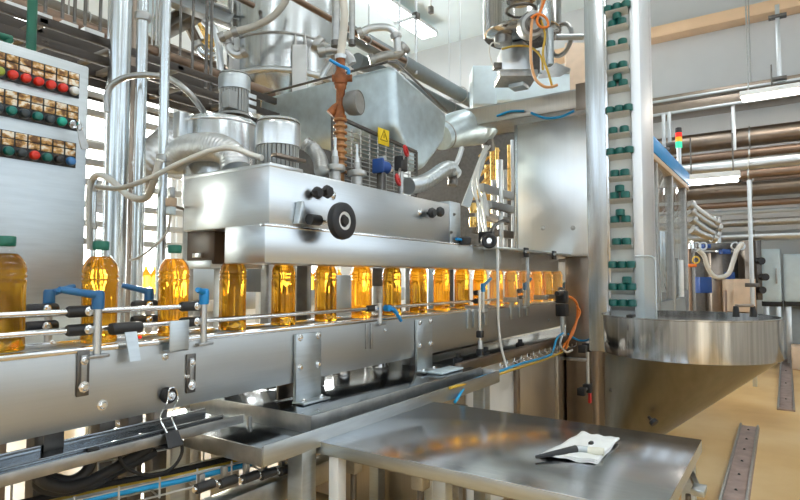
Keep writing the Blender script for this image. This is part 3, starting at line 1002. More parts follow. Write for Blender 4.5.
# oblique cone
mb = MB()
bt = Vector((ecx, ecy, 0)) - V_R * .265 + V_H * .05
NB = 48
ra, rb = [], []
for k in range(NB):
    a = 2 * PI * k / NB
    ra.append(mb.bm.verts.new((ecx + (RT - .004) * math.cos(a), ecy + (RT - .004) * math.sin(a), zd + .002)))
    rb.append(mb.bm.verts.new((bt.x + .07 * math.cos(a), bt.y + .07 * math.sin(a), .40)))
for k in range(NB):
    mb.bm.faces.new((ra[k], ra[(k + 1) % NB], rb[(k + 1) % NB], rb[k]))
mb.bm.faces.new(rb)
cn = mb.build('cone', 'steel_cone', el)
q = W(657, 423, t=2.2)
kb = MB().lathe([(0, 0), (.006, 0), (.006, .015), (.016, .02), (.018, .034), (0, .038)], (q.x, q.y + .03, q.z + .02), 14, (-.3, -.7, -.6)).build('drain_knob', 'black_plastic', cn)
bolt(W(611, 390, t=2.35), -V_R, .006, cn, 'steel_dark')
for a in (.5, 2.2, 3.9, 5.4):
    x, y = ecx + .33 * math.cos(a), ecy + .33 * math.sin(a)
for dx, dy in ((.06, .0), (-.06, .0)):
    MB().box((bt.x + dx - .02, bt.y - .02, 0), (bt.x + dx + .02, bt.y + .02, .42), .003).build('leg', 'steel_dull', el)
# tower: front face looks along -X
X0 = 2.72
yl = W(600, 278, X=X0).y
yb1 = W(611, 278, X=X0).y
yb2 = W(635, 278, X=X0).y
yr = W(645, 278, X=X0).y
ZTOP = 3.1
Z0 = .83
MB().box((X0, yb1, .78), (X0 + .24, yl + .055, ZTOP), .004).build('side_channel', 'steel_tank', el)
MB().box((X0 - .012, yr, Z0), (X0 + .27, yb2, ZTOP), .003).build('side_flange', 'steel_flange', el)
MB().box((X0 + .006, yb2, Z0), (X0 + .04, yb1, ZTOP), .001).build('belt', 'white_belt', el)
MB().box((X0 + .2, yr, Z0), (X0 + .24, yl, ZTOP), .002).build('back_plate', 'steel_dull', el)
MB().box((X0 - .012, yb1 - .002, Z0), (X0 + .01, yb1 + .012, ZTOP), .002).build('edge_strip', 'chrome', el)
lev = [8, 24, 44, 67, 85, 110, 131, 152, 174, 196, 220, 242, 265, 287, 303]
capmb = None
random.seed(11)
CAPR = .0195
for i, v in enumerate(lev[::-1]):
    zc = W(620, v + 3, X=X0).z
    if zc < Z0 + .02:
        zc = Z0 + .05
    MB().prism([(X0 - .036, yb2 + .004, zc - .001), (X0 + .01, yb2 + .004, zc - .001), (X0 + .01, yb2 + .004, zc - .022), (X0 - .030, yb2 + .004, zc - .008)], (0, yb1 - yb2 - .008, 0)).build('ledge', 'white_belt', el)
    ym = (yb1 + yb2) / 2
    n = random.choice([2, 2, 2, 3])
    use = [ym - .0405, ym, ym + .0405] if n == 3 else [ym - .021, ym + .020 + random.uniform(0, .012)]
    for j, y in enumerate(sorted(use, reverse=True)):
        pos = ['left', 'middle', 'right'] if n == 3 else ['left', 'right']
        lab = 'teal bottle cap, ' + pos[j] + ' one on the ' + ordn(i) + ' elevator ledge above the tub'
        if capmb is None:
            mb = MB()
            mb.lathe([(0, 0), (.0165, 0), (CAPR, .002), (CAPR, .027), (.0165, .0305), (0, .031)], (X0 - .014, y, zc), 24, mod=lambda a_, h_: 1 + .03 * math.cos(a_ * 24))
            capmb = mb.build('bottle_cap', 'teal_cap', None, 50)
            tag(capmb, lab, 'bottle cap', 'teal caps riding up the elevator')
            base = Vector((X0 - .014, y, zc))
            coff = capmb.location - base
        else:
            c = copy_tree(capmb, Vector((X0 - .014 + random.uniform(-.003, .003), y, zc)) + coff, lab)
    if i in (1, 5, 10, 4, 13):
        y = (use[0] + use[1]) / 2
        c = copy_tree(capmb, Vector((X0 - .014, y, zc + .0312)) + coff, 'teal bottle cap lying on top of others on the ' + ordn(i) + ' elevator ledge above the tub')
# clear side guard at the tower foot
q0, q1 = W(636, 312, X=X0 - .05), W(655, 256, X=X0 - .05)
ag = thing('clear_side_guard', 'upright rounded clear plastic sheet at the foot of the elevator', 'guard', (q0.x, (q0.y + q1.y) / 2, .93))
yA, yB = q0.y, q1.y
zA, zB = .90, q1.z
poly = [(X0 - .05, yA, zA), (X0 - .05, yB, zA), (X0 - .05, yB, zB - .02), (X0 - .05, yB + .008, zB - .005), (X0 - .05, yB + .02, zB), (X0 - .05, yA, zB)]
MB().prism(poly, (.006, 0, 0)).build('sheet', 'acrylic', ag)
MB().tube([(X0 - .047, yB, zA), (X0 - .047, yB, zB - .02), (X0 - .047, yB + .008, zB - .005), (X0 - .047, yB + .02, zB), (X0 - .047, yA, zB)], .004, 8).build('edge_trim', 'steel_panel', ag)
# handle bar across the tub rim
q0, q1 = W(736, 311, t=2.42), W(753, 311, t=2.42)
hd = thing('tub_handle', 'small black footed handle standing on the far rim of the hopper tub', 'handle', ((q0.x + q1.x) / 2, (q0.y + q1.y) / 2, .96))
for q in (q0, q1):
    MB().lathe([(0, 0), (.014, 0), (.012, .03), (.010, .045), (0, .047)], (q.x, q.y, .9655 - .01), 14).build('foot', 'black_rubber', hd)
MB().beam((q0.x, q0.y, 1.003), (q1.x, q1.y, 1.003), .022, .012, .003).build('grip', 'steel_brown', hd)
# caps' cover plate: sloped lid sheet in the tub
tp = MB()
poly = []
for k in range(24):
    a = 2 * PI * k / 24
    poly.append((ecx + (RT - .012) * math.cos(a), ecy + (RT - .012) * math.sin(a), zr - .075))
tp.prism(poly, (0, 0, .004))
tp.build('tub_floor', 'steel_dull', el)
q = W(631, 316, Z=.972)
solo(MB().box((q.x - .03, q.y - .012, .966), (q.x + .03, q.y + .012, .978), .003), 'rim_latch', 'black_plastic', 'black flat latch lying on the tub rim at the tower foot', 'latch')
q0 = W(641, 423, t=2.1)

# ================================================================ TALL BRUSHED CABINET + BASE
cX = 3.45
cy1, cy0 = W(515, 200, X=cX).y, W(594, 200, X=cX).y
tc_ = thing('steel_cabinet', 'tall brushed stainless steel cabinet behind the elevator tower', 'cabinet', (cX + .2, (cy0 + cy1) / 2, 0))
zct = W(514, 112, X=cX).z
czb = W(590, 256, X=cX).z
MB().box((cX + .008, cy0, czb), (cX + .4, cy1, zct), .004).build('body', 'steel_cabinet', tc_)
MB().box((cX, cy0 + .01, czb + .01), (cX + .008, cy1 - .02, zct - .01), .003).build('door', 'steel_cabinet', tc_)
MB().box((cX - .002, cy1 - .018, czb), (cX + .01, cy1, zct), .002).build('edge_strip', 'steel_pipe', tc_)
for u in (543, 573):
    q = W(u, 228, X=cX)
    bolt((cX, q.y, q.z), (-1, 0, 0), .010, tc_, 'steel_dull')
MB().box((cX + .06, cy0 + .01, 0), (cX + .4, 1.145, czb), .003).build('lower_column', 'steel_brown', tc_)
zbt = .735
bs_ = thing('machine_plinth', 'tan steel machine base with closed panels under the far conveyor', 'machine', (3.6, 1.3, 0))
bx0 = W(466, 400, Y=1.16).x
pw = [bx0, W(515, 380, Y=1.16).x, W(556, 380, Y=1.16).x, W(592, 380, Y=1.16).x, 4.9]
for i in range(4):
    a, b_ = pw[i], pw[i + 1]
    MB().box((a + .004, 1.16, .06), (b_ - .004, 1.18, zbt), .003).build('side_panel', 'white_paint' if i == 0 else 'steel_base', bs_)
MB().box((bx0, 1.165, .03), (4.9, 2.3, zbt - .002), .004).build('frame', 'steel_base', bs_)
for i in (1, 2, 3):
    MB().box((pw[i] - .02, 1.14, 0), (pw[i] + .02, 1.165, zbt), .003).build('post', 'steel_base' if i > 1 else 'steel_brown', bs_)
q = W(528, 354, Y=1.16)
bolt((q.x, 1.16, q.z), (0, -1, 0), .012, bs_, 'black_plastic')
MB().box((bx0 - .1, 1.13, zbt - .012), (4.9, 1.16, zbt + .03), .003).build('ledge', 'steel_brown', bs_)
MB().box((bx0 - .1, 1.16, zbt - .002), (4.9, 1.45, zbt + .006), .002).build('deck', 'steel_tray', bs_)
for (u, v) in ((458, 346), (486, 340), (520, 331)):
    q = W(u, v, Y=1.2)
    MB().lathe([(0, 0), (.022, 0), (.022, .03), (.012, .034), (.012, .05), (0, .05)], (q.x, 1.2, zbt + .006), 14).build('levelling_foot', 'black_plastic', bs_)
# vertical pipe by the elevator
q = W(595, 340, Y=.9)
solo(MB().cyl((q.x, .9, 0.0), (q.x, .9, 2.05), .018, 18), 'upright_pipe', 'steel_brown', 'thin brownish upright pipe left of the elevator tower', 'pipe')
# clamp arms in front of the base
q = W(588, 385, Y=1.0)
ca = thing('clamp_arm', 'steel rod with black cross clamps in front of the machine base', 'clamp', (q.x, 1.0, .4))
MB().cyl((q.x, 1.0, W(588, 392, Y=1.0).z), (q.x, 1.0, W(588, 340, Y=1.0).z), .010, 12).build('rod', 'steel', ca)
for v, x0, x1_ in ((347, -.10, .07), (388, -.13, .03)):
    z = W(588, v, Y=1.0).z
    MB().cyl((q.x + x0, 1.0, z), (q.x + x1_, 1.0, z), .008, 10).build('cross_rod', 'steel_dull', ca)
    MB().box((q.x - .03, .975, z - .025), (q.x + .03, 1.025, z + .025), .005).build('clamp_block', 'black_plastic', ca)
    MB().box((q.x + x0 - .02, .978, z - .022), (q.x + x0 + .025, 1.022, z + .022), .005).build('clamp_block', 'black_plastic', ca)
z = W(588, 398, Y=1.0).z
MB().box((q.x - .006, .985, z - .03), (q.x + .02, 1.0, z + .03), .002).build('red_tag', 'red_plastic', ca)
MB().beam((q.x, 1.0, W(588, 360, Y=1.0).z), (q.x, 1.16, W(588, 360, Y=1.0).z), .02, .02, .002).build('wall_arm', 'steel_dull', ca)

# ================================================================ CABLES around the guard / base
def cable(name, pts, r, mat, label, cat_='cable', n=6, group=None):
    return solo(MB().tube([Vector(p) for p in pts], r, 10, n), name, mat, label, cat_, group, 80)


P = lambda u, v, Y: W(u, v, Y=Y)
cable('orange_cable', [P(560, 296, 1.09), P(570, 297, 1.07), P(577, 304, 1.06), P(577, 318, 1.06), P(572, 335, 1.06), P(565, 344, 1.07), P(560, 352, 1.07)], .0075, 'orange_cable', 'orange cable curving down from the black air valve')
cable('orange_cable', [P(577, 306, 1.05), P(580, 312, 1.04), P(576, 322, 1.04), P(570, 336, 1.05), P(566, 349, 1.06)], .006, 'orange_cable', 'second orange cable looping just right of the first')
cable('blue_hose', [P(563, 333, 1.08), P(557, 338, 1.08), P(553, 350, 1.07), P(548, 356, 1.06), P(520, 364, 1.06), P(498, 372, 1.05), P(470, 382, 1.02), P(455, 402, .995)], .006, 'blue_hose', 'blue air hose along the edge of the machine base', 'hose')
cable('blue_hose', [P(568, 334, 1.07), P(578, 340, 1.06), P(588, 340, .98), P(594, 332, .885)], .006, 'blue_hose', 'short blue air hose ending at the upright pipe', 'hose')
cable('white_cable', [P(498, 262, 1.13), P(498, 310, 1.13), P(500, 340, 1.12), P(504, 358, 1.10), P(508, 371, 1.08)], .006, 'white_cable', 'white cable hanging down at the left edge of the clear guard')
cable('yellow_cable', [P(568, 346, 1.08), P(560, 353, 1.07), P(540, 361, 1.06), P(512, 370, 1.05), P(490, 377, 1.03), P(450, 388, 1.0)], .0055, 'yellow_cable', 'yellow cable running beside the blue hose on the base edge')
cable('white_cable', [P(562, 336, 1.08), P(560, 345, 1.07), P(566, 352, 1.06), P(572, 350, 1.06)], .006, 'white_cable', 'short white cable curl under the black air valve')
wt = thing('wire_tray', 'light wire basket tray carrying the hoses along the machine base', 'cable tray', (P(520, 366, 1.08)))
a, b_ = P(500, 366, 1.13), P(565, 345, 1.13)
for k, dy in enumerate((0, -.035, -.07)):
    MB().tube([a + Vector((0, dy, -.012 * (k == 1))), b_ + Vector((0, dy, -.012 * (k == 1)))], .0022, 6).build('long_wire', 'chrome', wt)
for k in range(12):
    p = a.lerp(b_, k / 11)
    MB().tube([p + Vector((0, 0, .02)), p, p + Vector((0, -.035, -.012)), p + Vector((0, -.07, 0)), p + Vector((0, -.07, .02))], .0022, 6).build('cross_wire', 'chrome', wt)
# ================================================================ ON TOP OF THE FILLING MACHINE
def motor(c, r, hb, hc, label, mats=('motor_grey', 'fin_dark', 'steel_box')):
    """upright finned electric motor: base flange, finned body, fan cowl"""
    c = Vector(c)
    root = thing('electric_motor', label, 'motor', c)
    MB().lathe([(0, 0), (r * 1.06, 0), (r * 1.06, .008), (r * .9, .012), (0, .012)], c, 32).build('flange', mats[0], root)
    MB().lathe([(0, .010), (r * .84, .010), (r * .84, hb), (0, hb)], c, 32).build('body', mats[1], root)
    fins = MB()
    n = 30
    for k in range(n):
        a = 2 * PI * k / n
        d = Vector((math.cos(a), math.sin(a), 0))
        fins.beam(c + d * r * .90 + Vector((0, 0, .014)), c + d * r * .90 + Vector((0, 0, hb - .002)), r * .14, r * .07, 0, d)
    fins.build('cooling_fins', mats[0], root)
    MB().lathe([(0, hb - .002), (r, hb - .002), (r, hb + hc * .72), (r * .95, hb + hc * .86), (r * .9, hb + hc * .9), (0, hb + hc * .9)], c, 40).build('fan_cowl', mats[2], root)
    MB().lathe([(r * .88, hb + hc * .88), (r * .98, hb + hc * .9), (r * .9, hb + hc), (0, hb + hc)], c, 40).build('cowl_rim', mats[0], root)
    return root


zt = zt1
q = W(278, 163, Y=YF + .13)
m1 = motor((q.x, YF + .13, zt1), .068, .083, .082, 'grey finned motor with bright cowl on top of the filling machine corner')
MB().box((q.x - .10, YF + .03, zt1 + .026), (q.x + .02, YF + .055, zt1 + .036), .002).build('clamp_bar', 'steel_brown', m1)
# terminal box etc. of small tank motor
st = W(221, 150, t=2.15)
sx, sy = st.x, st.y
stz = W(221, 121, t=2.15).z
tk = thing('mixing_tank', 'small white steel tank with a domed lid left behind the filling machine', 'tank', (sx, sy, 0))
MB().lathe([(0, 1.25), (.10, 1.25), (.135, 1.40), (.135, stz - .02), (.130, stz - .006), (.115, stz), (0, stz + .006)], (sx, sy, 0), 48).build('body', 'steel_tank', tk)
MB().torus((sx, sy, stz - .022), .135, .005).build('rim', 'chrome', tk)
for a in (0.4, 2.5, 4.6):
    MB().box((sx + .11 * math.cos(a) - .015, sy + .11 * math.sin(a) - .015, 0), (sx + .11 * math.cos(a) + .015, sy + .11 * math.sin(a) + .015, 1.42), .003).build('leg', 'steel_dull', tk)
MB().box((sx - .165, sy + .02, stz - .09), (sx - .125, sy + .06, stz + .005), .004).build('bracket', 'steel', tk)
q = W(234, 118, t=2.12)
m2 = motor((q.x, q.y, stz + .006), .058, .10, .062, 'grey motor standing on the small white tank', ('motor_grey', 'fin_dark', 'steel_panel'))
MB().box(Vector((q.x, q.y, stz + .05)) - V_H * .055 - V_R * .0 - Vector((.02, .02, .03)), Vector((q.x, q.y, stz + .05)) - V_H * .055 + Vector((.02, .02, .035)), .004).build('terminal_box', 'motor_grey', m2)
for z in (.03, .06, .085):
    MB().box(Vector((q.x, q.y, stz + z)) + V_R * .055 - Vector((.012, .012, .008)), Vector((q.x, q.y, stz + z)) + V_R * .08 + Vector((.012, .012, .008)), .003).build('clip', 'steel', m2)

# rusty valve column
vc = W(340, 178, Y=YF + .16)
vx, vy = vc.x, YF + .16
def vz(v):
    return W(340, v, Y=vy).z
rv = thing('pipe_valve', 'rusty red-brown valve column with a blue handle above the filling machine', 'valve', (vx, vy, zt2))
MB().lathe([(0, vz(186)), (.016, vz(186)), (.016, vz(122)), (0, vz(122))], (vx, vy, 0), 20).build('pipe', 'rust_coil', rv)
coil = MB()
for k in range(9):
    coil.torus((vx, vy, vz(172) + (vz(120) - vz(172)) * k / 8), .021, .005, (0, 0, 1), 24, 8)
coil.build('spring_coil', 'rust_coil', rv)
MB().lathe([(0, vz(122)), (.022, vz(122)), (.022, vz(116)), (.016, vz(114)), (.016, vz(90)), (.021, vz(88)), (.021, vz(84)), (.015, vz(82)), (0, vz(82))], (vx, vy, 0), 20).build('strainer_body', 'rust_red', rv)
mv = Vector((vx, vy, 0))
MB().tube([Vector((vx, vy, vz(104))), Vector((vx, vy, vz(108))) - V_R * .02, Vector((vx, vy, vz(114))) - V_R * .037], [.013, .015, .017], 14).build('strainer_leg', 'rust_red', rv)
bd = MB().lathe([(0, vz(84)), (.024, vz(84)), (.026, vz(80)), (.026, vz(76)), (.02, vz(73)), (.016, vz(70)), (.016, vz(60)), (.019, vz(58)), (0, vz(58))], (vx, vy, 0), 20).build('valve_body', 'rust_red', rv)
MB().cyl(Vector((vx, vy, vz(78))) - V_R * .03, Vector((vx, vy, vz(78))) + V_R * .042, .013, 14).build('valve_stub', 'rust_red', bd)
hb = Vector((vx, vy, vz(71))) - V_H * .03
MB().tube([hb - V_R * .035 + Vector((0, 0, .03)), hb + Vector((0, 0, .010)), hb + V_R * .03 - Vector((0, 0, .004)), hb + V_R * .032 - Vector((0, 0, .022))], .0058, 10, 3).build('handle', 'blue_bright', rv)
gc = Vector((vx, vy, vz(103))) + V_R * .048
gg = MB().lathe([(0, -.03), (.03, -.03), (.042, -.018), (.045, 0), (.045, .022), (.042, .026), (.040, .022), (0, .022)], gc, 32, (V_R * .93 - V_H * .36)).build('pressure_gauge', 'fin_dark', rv)
MB().lathe([(0, .0222), (.039, .0222), (.039, .0242), (0, .0242)], gc, 32, (V_R * .93 - V_H * .36)).build('gauge_face', 'steel_dull', gg)
# pipe rising from the valve
bp = MB().tube([Vector((vx, vy, vz(58))), Vector((vx, vy, vz(45))) + V_R * .004, Vector((vx, vy, vz(25))) + V_R * .012, Vector((vx, vy, vz(8))) + V_R * .012, Vector((vx, vy, vz(-6))), Vector((vx, vy, vz(-30))) - V_R * .05], .0145, 16, 6)
rp = thing('riser_pipe', 'pale bent pipe rising from the rusty valve to the ceiling', 'pipe', (vx, vy, vz(58)))
bp.build('tube', 'cream_hose', rp)
MB().lathe([(0, vz(59)), (.021, vz(59)), (.021, vz(55)), (0, vz(55))], (vx, vy, 0), 20).build('union', 'steel', rp)
for (u, r) in ((336, .018), (352, .014)):
    q = W(u, 20, Y=vy + .3)
    pc = thing('pneumatic_cylinder', 'small steel cylinder ' + ('left' if u < 340 else 'right') + ' of the pale riser pipe', 'cylinder', (q.x, q.y, q.z))
    MB().lathe([(0, -.1), (r * .8, -.1), (r, -.09), (r, .09), (r * .8, .1), (0, .1)], q, 18).build('barrel', 'steel_dull', pc)
    MB().lathe([(0, -.12), (r * 1.2, -.12), (r * 1.2, -.095), (0, -.095)], q, 18).build('end_cap', 'steel_dark', pc)
    MB().cyl(q + Vector((0, 0, .1)), q + Vector((0, 0, 1.2)), .006, 8).build('rod', 'steel', pc)

# filling valve posts
for (u, v0, v1, lab) in ((335, 180, 152, 'steel flanged valve post left of the rusty coil'), (357, 186, 160, 'steel flanged valve post right of the rusty coil')):
    q = W(u, v0, Y=YF + .10)
    fv = thing('flanged_post', lab, 'valve', (q.x, YF + .10, zt2))
    k = zt2
    MB().lathe([(0, 0), (.026, 0), (.026, .006), (.019, .008), (.019, .048), (.033, .050), (.035, .054), (.035, .066), (.033, .07), (.012, .072), (.012, .10), (0, .10)], (q.x, YF + .10, k), 24).build('post_body', 'steel_dull', fv)
    MB().lathe([(0, .10), (.010, .10), (.008, .12), (.005, .125), (.005, .165), (0, .165)], (q.x, YF + .10, k), 16).build('stem', 'steel', fv)
# corrugated exhaust stub
def corrugated(pts, r, mat, seg=20, pitch=.012, amp=.10):
    pts = cat(pts, 12)
    L = [0]
    for a, b_ in zip(pts, pts[1:]):
        L.append(L[-1] + (b_ - a).length)
    n = max(8, int(L[-1] / (pitch / 4)))
    out, rad = [], []
    j = 0
    for i in range(n + 1):
        s_ = L[-1] * i / n
        while j < len(L) - 2 and L[j + 1] < s_:
            j += 1
        f = (s_ - L[j]) / max(1e-6, L[j + 1] - L[j])
        out.append(pts[j].lerp(pts[j + 1], f))
        rad.append(r * (1 + amp * math.cos(2 * PI * s_ / pitch)))
    return MB().tube(out, rad, seg)


Yb = YF + .24
solo(corrugated([W(306, 144, Y=Yb), W(314, 150, Y=Yb - .03), W(320, 160, Y=Yb - .08), W(322, 172, Y=Yb - .12)], .024, 'steel_dull'), 'exhaust_hose', 'steel_dull', 'short dull corrugated hose right of the finned motor', 'hose', None, 70)
# wire mesh guard
Ym = YF + .42
mg = thing('mesh_guard', 'dark wire mesh guard panel under the hopper with a yellow sticker', 'guard', (W(372, 190, Y=Ym).x, Ym, zt2 - .2))
mx0, mx1 = W(333, 150, Y=Ym).x, W(416, 150, Y=Ym).x
mz0, mz1 = zt2 - .12, W(345, 119, Y=Ym).z
MB().beam((mx0, Ym, mz0), (mx0, Ym, mz1), .014, .014).beam((mx1, Ym, mz0), (mx1, Ym, mz1 - .04), .014, .014).beam((mx0, Ym, mz1), (mx1, Ym, mz1 - .04), .014, .014).build('frame', 'steel_dark', mg)
w = MB()
n = 24
for k in range(1, n):
    z = mz0 + (mz1 - mz0 - .03) * k / n
    w.tube([(mx0, Ym, z), (mx1, Ym, z)], .0028, 6)
for k in range(1, 10):
    x = mx0 + (mx1 - mx0) * k / 10
    w.tube([(x, Ym + .004, mz0), (x, Ym + .004, mz1 - .03)], .0032, 6)
w.build('wire_mesh', 'steel_dull', mg)
MB().box((mx0, Ym + .10, mz0), (mx1, Ym + .5, mz1 - .12), .01).build('machine_block', 'steel_dark', mg)
q0, q1 = W(378, 127, Y=Ym - .012), W(389, 147, Y=Ym - .012)
stk = MB().box((q0.x, Ym - .014, q1.z), (q1.x, Ym - .010, q0.z), .001).build('warning_sticker', 'yellow_sticker', mg)
cx_, cz_ = (q0.x + q1.x) / 2, (q0.z + q1.z) / 2
tri = MB()
R_ = (q1.x - q0.x) * .36
for a in range(3):
    p = Vector((cx_ + R_ * math.sin(a * 2 * PI / 3), Ym - .0148, cz_ + R_ * math.cos(a * 2 * PI / 3)))
    p2 = Vector((cx_ + R_ * math.sin((a + 1) * 2 * PI / 3), Ym - .0148, cz_ + R_ * math.cos((a + 1) * 2 * PI / 3)))
    tri.tube([p, p2], .003, 6)
tri.tube([(cx_, Ym - .0148, cz_ - R_ * .15), (cx_, Ym - .0148, cz_ + R_ * .4)], .003, 6)
tri.build('warning_triangle', 'sticker_mark', stk)
# blue pump with red wheels
q = W(383, 167, Y=YF + .28)
bm_ = thing('blue_pump', 'small bright blue pump before the wire mesh guard', 'pump', (q.x, q.y, zt2))
MB().cyl((q.x - .032, q.y, q.z), (q.x + .026, q.y, q.z), .027, 24).build('pump_body', 'blue_motor', bm_)
MB().box((q.x - .042, q.y - .030, q.z - .032), (q.x - .028, q.y + .030, q.z + .032), .008).build('end_plate', 'blue_motor', bm_)
MB().cyl((q.x + .03, q.y, q.z), (q.x + .055, q.y, q.z), .018, 18).build('shaft', 'chrome', bm_)
MB().box((q.x - .02, q.y - .016, q.z + .024), (q.x + .006, q.y + .016, q.z + .045), .004).build('terminal_box', 'grey_paint', bm_)
MB().box((q.x - .02, q.y - .01, zt2), (q.x + .01, q.y + .02, q.z - .024), .003).build('foot', 'steel_dark', bm_)
q = W(401, 164, Y=YF + .28)
rw = thing('valve_pair', 'black valve with two red handwheels right of the blue pump', 'valve', (q.x, q.y, zt2))
MB().box((q.x - .03, q.y - .02, q.z - .035), (q.x + .03, q.y + .02, q.z + .035), .008).build('valve_body', 'black_plastic', rw)
MB().cyl((q.x, q.y, zt2), (q.x, q.y, q.z - .03), .012, 12).build('stem', 'steel_dull', rw)
for (u, v) in ((406, 151), (398, 180)):
    c_ = W(u, v, Y=YF + .24)
    wv = MB().torus(c_, .022, .007, (.3, -.9, .2), 24, 8).build('handwheel', 'red_plastic', rw)
    MB().lathe([(0, -.01), (.010, -.01), (.010, .01), (0, .01)], c_, 14, (.3, -.9, .2)).beam(c_ - Vector((.02, .006, 0)), c_ + Vector((.02, .006, 0)), .006, .006).beam(c_ - Vector((0, 0, .02)), c_ + Vector((0, 0, .02)), .006, .006).build('spokes', 'red_plastic', wv)
    MB().tube([c_, (q.x, q.y, q.z)], .006, 8).build('spindle', 'steel_dull', rw)

# hopper pan
hp = thing('hopper', 'big grey sheet metal hopper pan above the filling machine', 'hopper', (2.6, 2.1, 1.7))
HX = 2.366
qa = W(393, 62, X=HX)
HY = qa.y
qe = W(449, 113, Y=HY)
ql = W(258, 96, X=HX).y
zb_l = W(300, 140, X=HX).z
qb = W(414, 170, Y=HY)
qr = W(446, 142, Y=HY)
poly = [(HX, HY, qa.z), (qe.x, HY, qe.z), (qr.x, HY, qr.z), (qb.x + .12, HY, qb.z + .02), (qb.x, HY, qb.z), (HX + .02, HY, zb_l - .02)]
MB().prism(poly, (0, ql - HY, 0), .045, 5).build('pan', 'steel_hopper', hp, 45)
MB().tube([(qe.x - .03, HY - .002, qe.z + .004), (HX + .02, HY - .006, qa.z + .004), (HX - .008, HY + .02, qa.z + .004), (HX - .008, ql, qa.z + .004)], .007, 8).build('rim_angle', 'steel_dark', hp)
MB().box((HX + .15, ql - .2, .0), (HX + .22, ql - .12, zb_l), .004).build('leg', 'steel_dull', hp)
MB().box((qe.x - .15, HY + .3, .93), (qe.x - .08, HY + .38, 1.9), .004).build('leg', 'steel_dull', hp)
# spout
s0 = W(440, 132, Y=HY + .2)
sp = thing('discharge_spout', 'rounded light grey spout at the right end of the hopper', 'spout', s0)
pts = [W(440, 137, Y=HY + .14), W(455, 130, Y=HY + .12), W(472, 127, Y=HY + .08), W(484, 127, Y=HY + .03), W(490, 131, Y=HY + .01)]
MB().tube(pts, [.085, .115, .125, .118, .085], 28, 6).build('elbow', 'steel_hopper', sp, 60)
MB().torus(pts[0].lerp(pts[1], .25), .087, .008, (pts[1] - pts[0]), 32, 8).build('collar', 'steel_dull', sp)
pe = W(487, 138, Y=HY + .02)
MB().cyl(pe, pe + Vector((.02, -.01, -.09)), .045, 18, .04).build('outlet', 'steel_dark', sp)
# corrugated silver hose
Yh = YF + .34
solo(corrugated([W(408, 186, Y=Yh), W(420, 184, Y=Yh), W(432, 178, Y=Yh), W(443, 170, Y=Yh), W(450, 168, Y=Yh), W(455, 174, Y=Yh)], .036, 'foil', 24, .03, .15), 'corrugated_hose', 'steel_panel', 'silver corrugated hose below the grey hopper', 'hose', None, 70)
q = W(452, 176, Y=Yh)
ap = thing('hose_fitting', 'steel elbow fitting at the end of the silver corrugated hose', 'fitting', q)
MB().tube([q, q + Vector((.01, 0, -.02)), q + Vector((.005, 0, -.05))], .026, 14, 4).build('elbow', 'steel_dark', ap)
MB().tube([W(452, 172, Y=Yh), W(458, 160, Y=Yh), W(462, 148, Y=Yh)], .014, 12, 4).build('branch_tube', 'steel', ap)

# slanted sheet and filling tubes bay
bay = thing('tube_manifold', 'tangle of gold and steel filling tubes in the open bay left of the tall cabinet', 'manifold', (3.1, 1.7, .75))
random.seed(5)
for (u, v0, v1, Y, r, mat) in ((492, 150, 240, 1.9, .018, 'gold_tube'), (497, 148, 220, 1.85, .016, 'gold_tube'), (509, 145, 200, 1.8, .014, 'gold_tube'), (487, 165, 235, 2.0, .02, 'gold_tube'), (483, 190, 240, 1.75, .014, 'gold_tube'),
                               (500, 160, 252, 1.7, .022, 'steel'), (505, 170, 252, 1.75, .016, 'steel_dull'), (494, 180, 250, 1.8, .02, 'steel_dull'), (512, 140, 250, 1.75, .012, 'steel')):
    a, b_ = W(u, v0, Y=Y), W(u, v1, Y=Y)
    MB().tube([a, Vector((a.x, a.y, b_.z))], r, 12).build('filling_tube', mat, bay)
for k in range(7):
    z = W(490, 152 + k * 9, Y=1.95).z
    a, b_ = W(478 + random.uniform(-2, 3), 160, Y=2.0).x, W(497, 160, Y=1.9).x
    MB().tube([(a, 2.0, z - .05), ((a + b_) / 2, 1.93, z + .03), (b_, 1.88, z)], .012, 10, 4).build('cross_tube', 'gold_tube', bay)
for (v, Y, u0, u1, mat) in ((186, 1.7, 484, 514, 'white_paint'), (203, 1.66, 492, 514, 'white_paint'), (214, 1.7, 480, 510, 'steel_dull'), (228, 1.7, 476, 514, 'steel_dark')):
    a, b_ = W(u0, v, Y=Y), W(u1, v, Y=Y)
    MB().box((a.x, Y, a.z - .035), (b_.x, Y + .04, a.z + .02), .004).build('cross_bar', mat, bay)
for (u, v) in ((475, 195), (473, 208), (473, 222)):
    q = W(u, v, Y=1.6)
    MB().lathe([(0, -.03), (.022, -.03), (.026, 0), (.022, .03), (0, .03)], q, 14).build('brass_fitting', 'gold_tube', bay)
q = W(484, 208, Y=1.55)
MB().lathe([(0, -.05), (.03, -.05), (.035, 0), (.02, .05), (.01, .1), (0, .1)], q, 16).build('valve_head', 'white_paint', bay)
MB().box((4.6, 1.47, 1.25), (4.64, 3.0, 2.5)).build('back_plate', 'steel_dark', bay)
MB().box((4.64, 2.6, .0), (4.72, 2.7, 1.5)).build('post', 'steel_dark', bay)
MB().box((2.45, 1.50, .745), (3.36, 2.3, .93), .004).build('bay_base', 'steel_dull', bay)
q0, q1, q2, q3 = W(462, 205, Y=1.5), W(482, 152, Y=1.62), W(488, 152, Y=1.62), W(470, 208, Y=1.5)
solo(MB().prism([q0, q1, q2, q3], (.01, .012, 0), 0), 'slanted_plate', 'steel_panel', 'slanted light steel plate beside the hanging white tubes', 'plate')
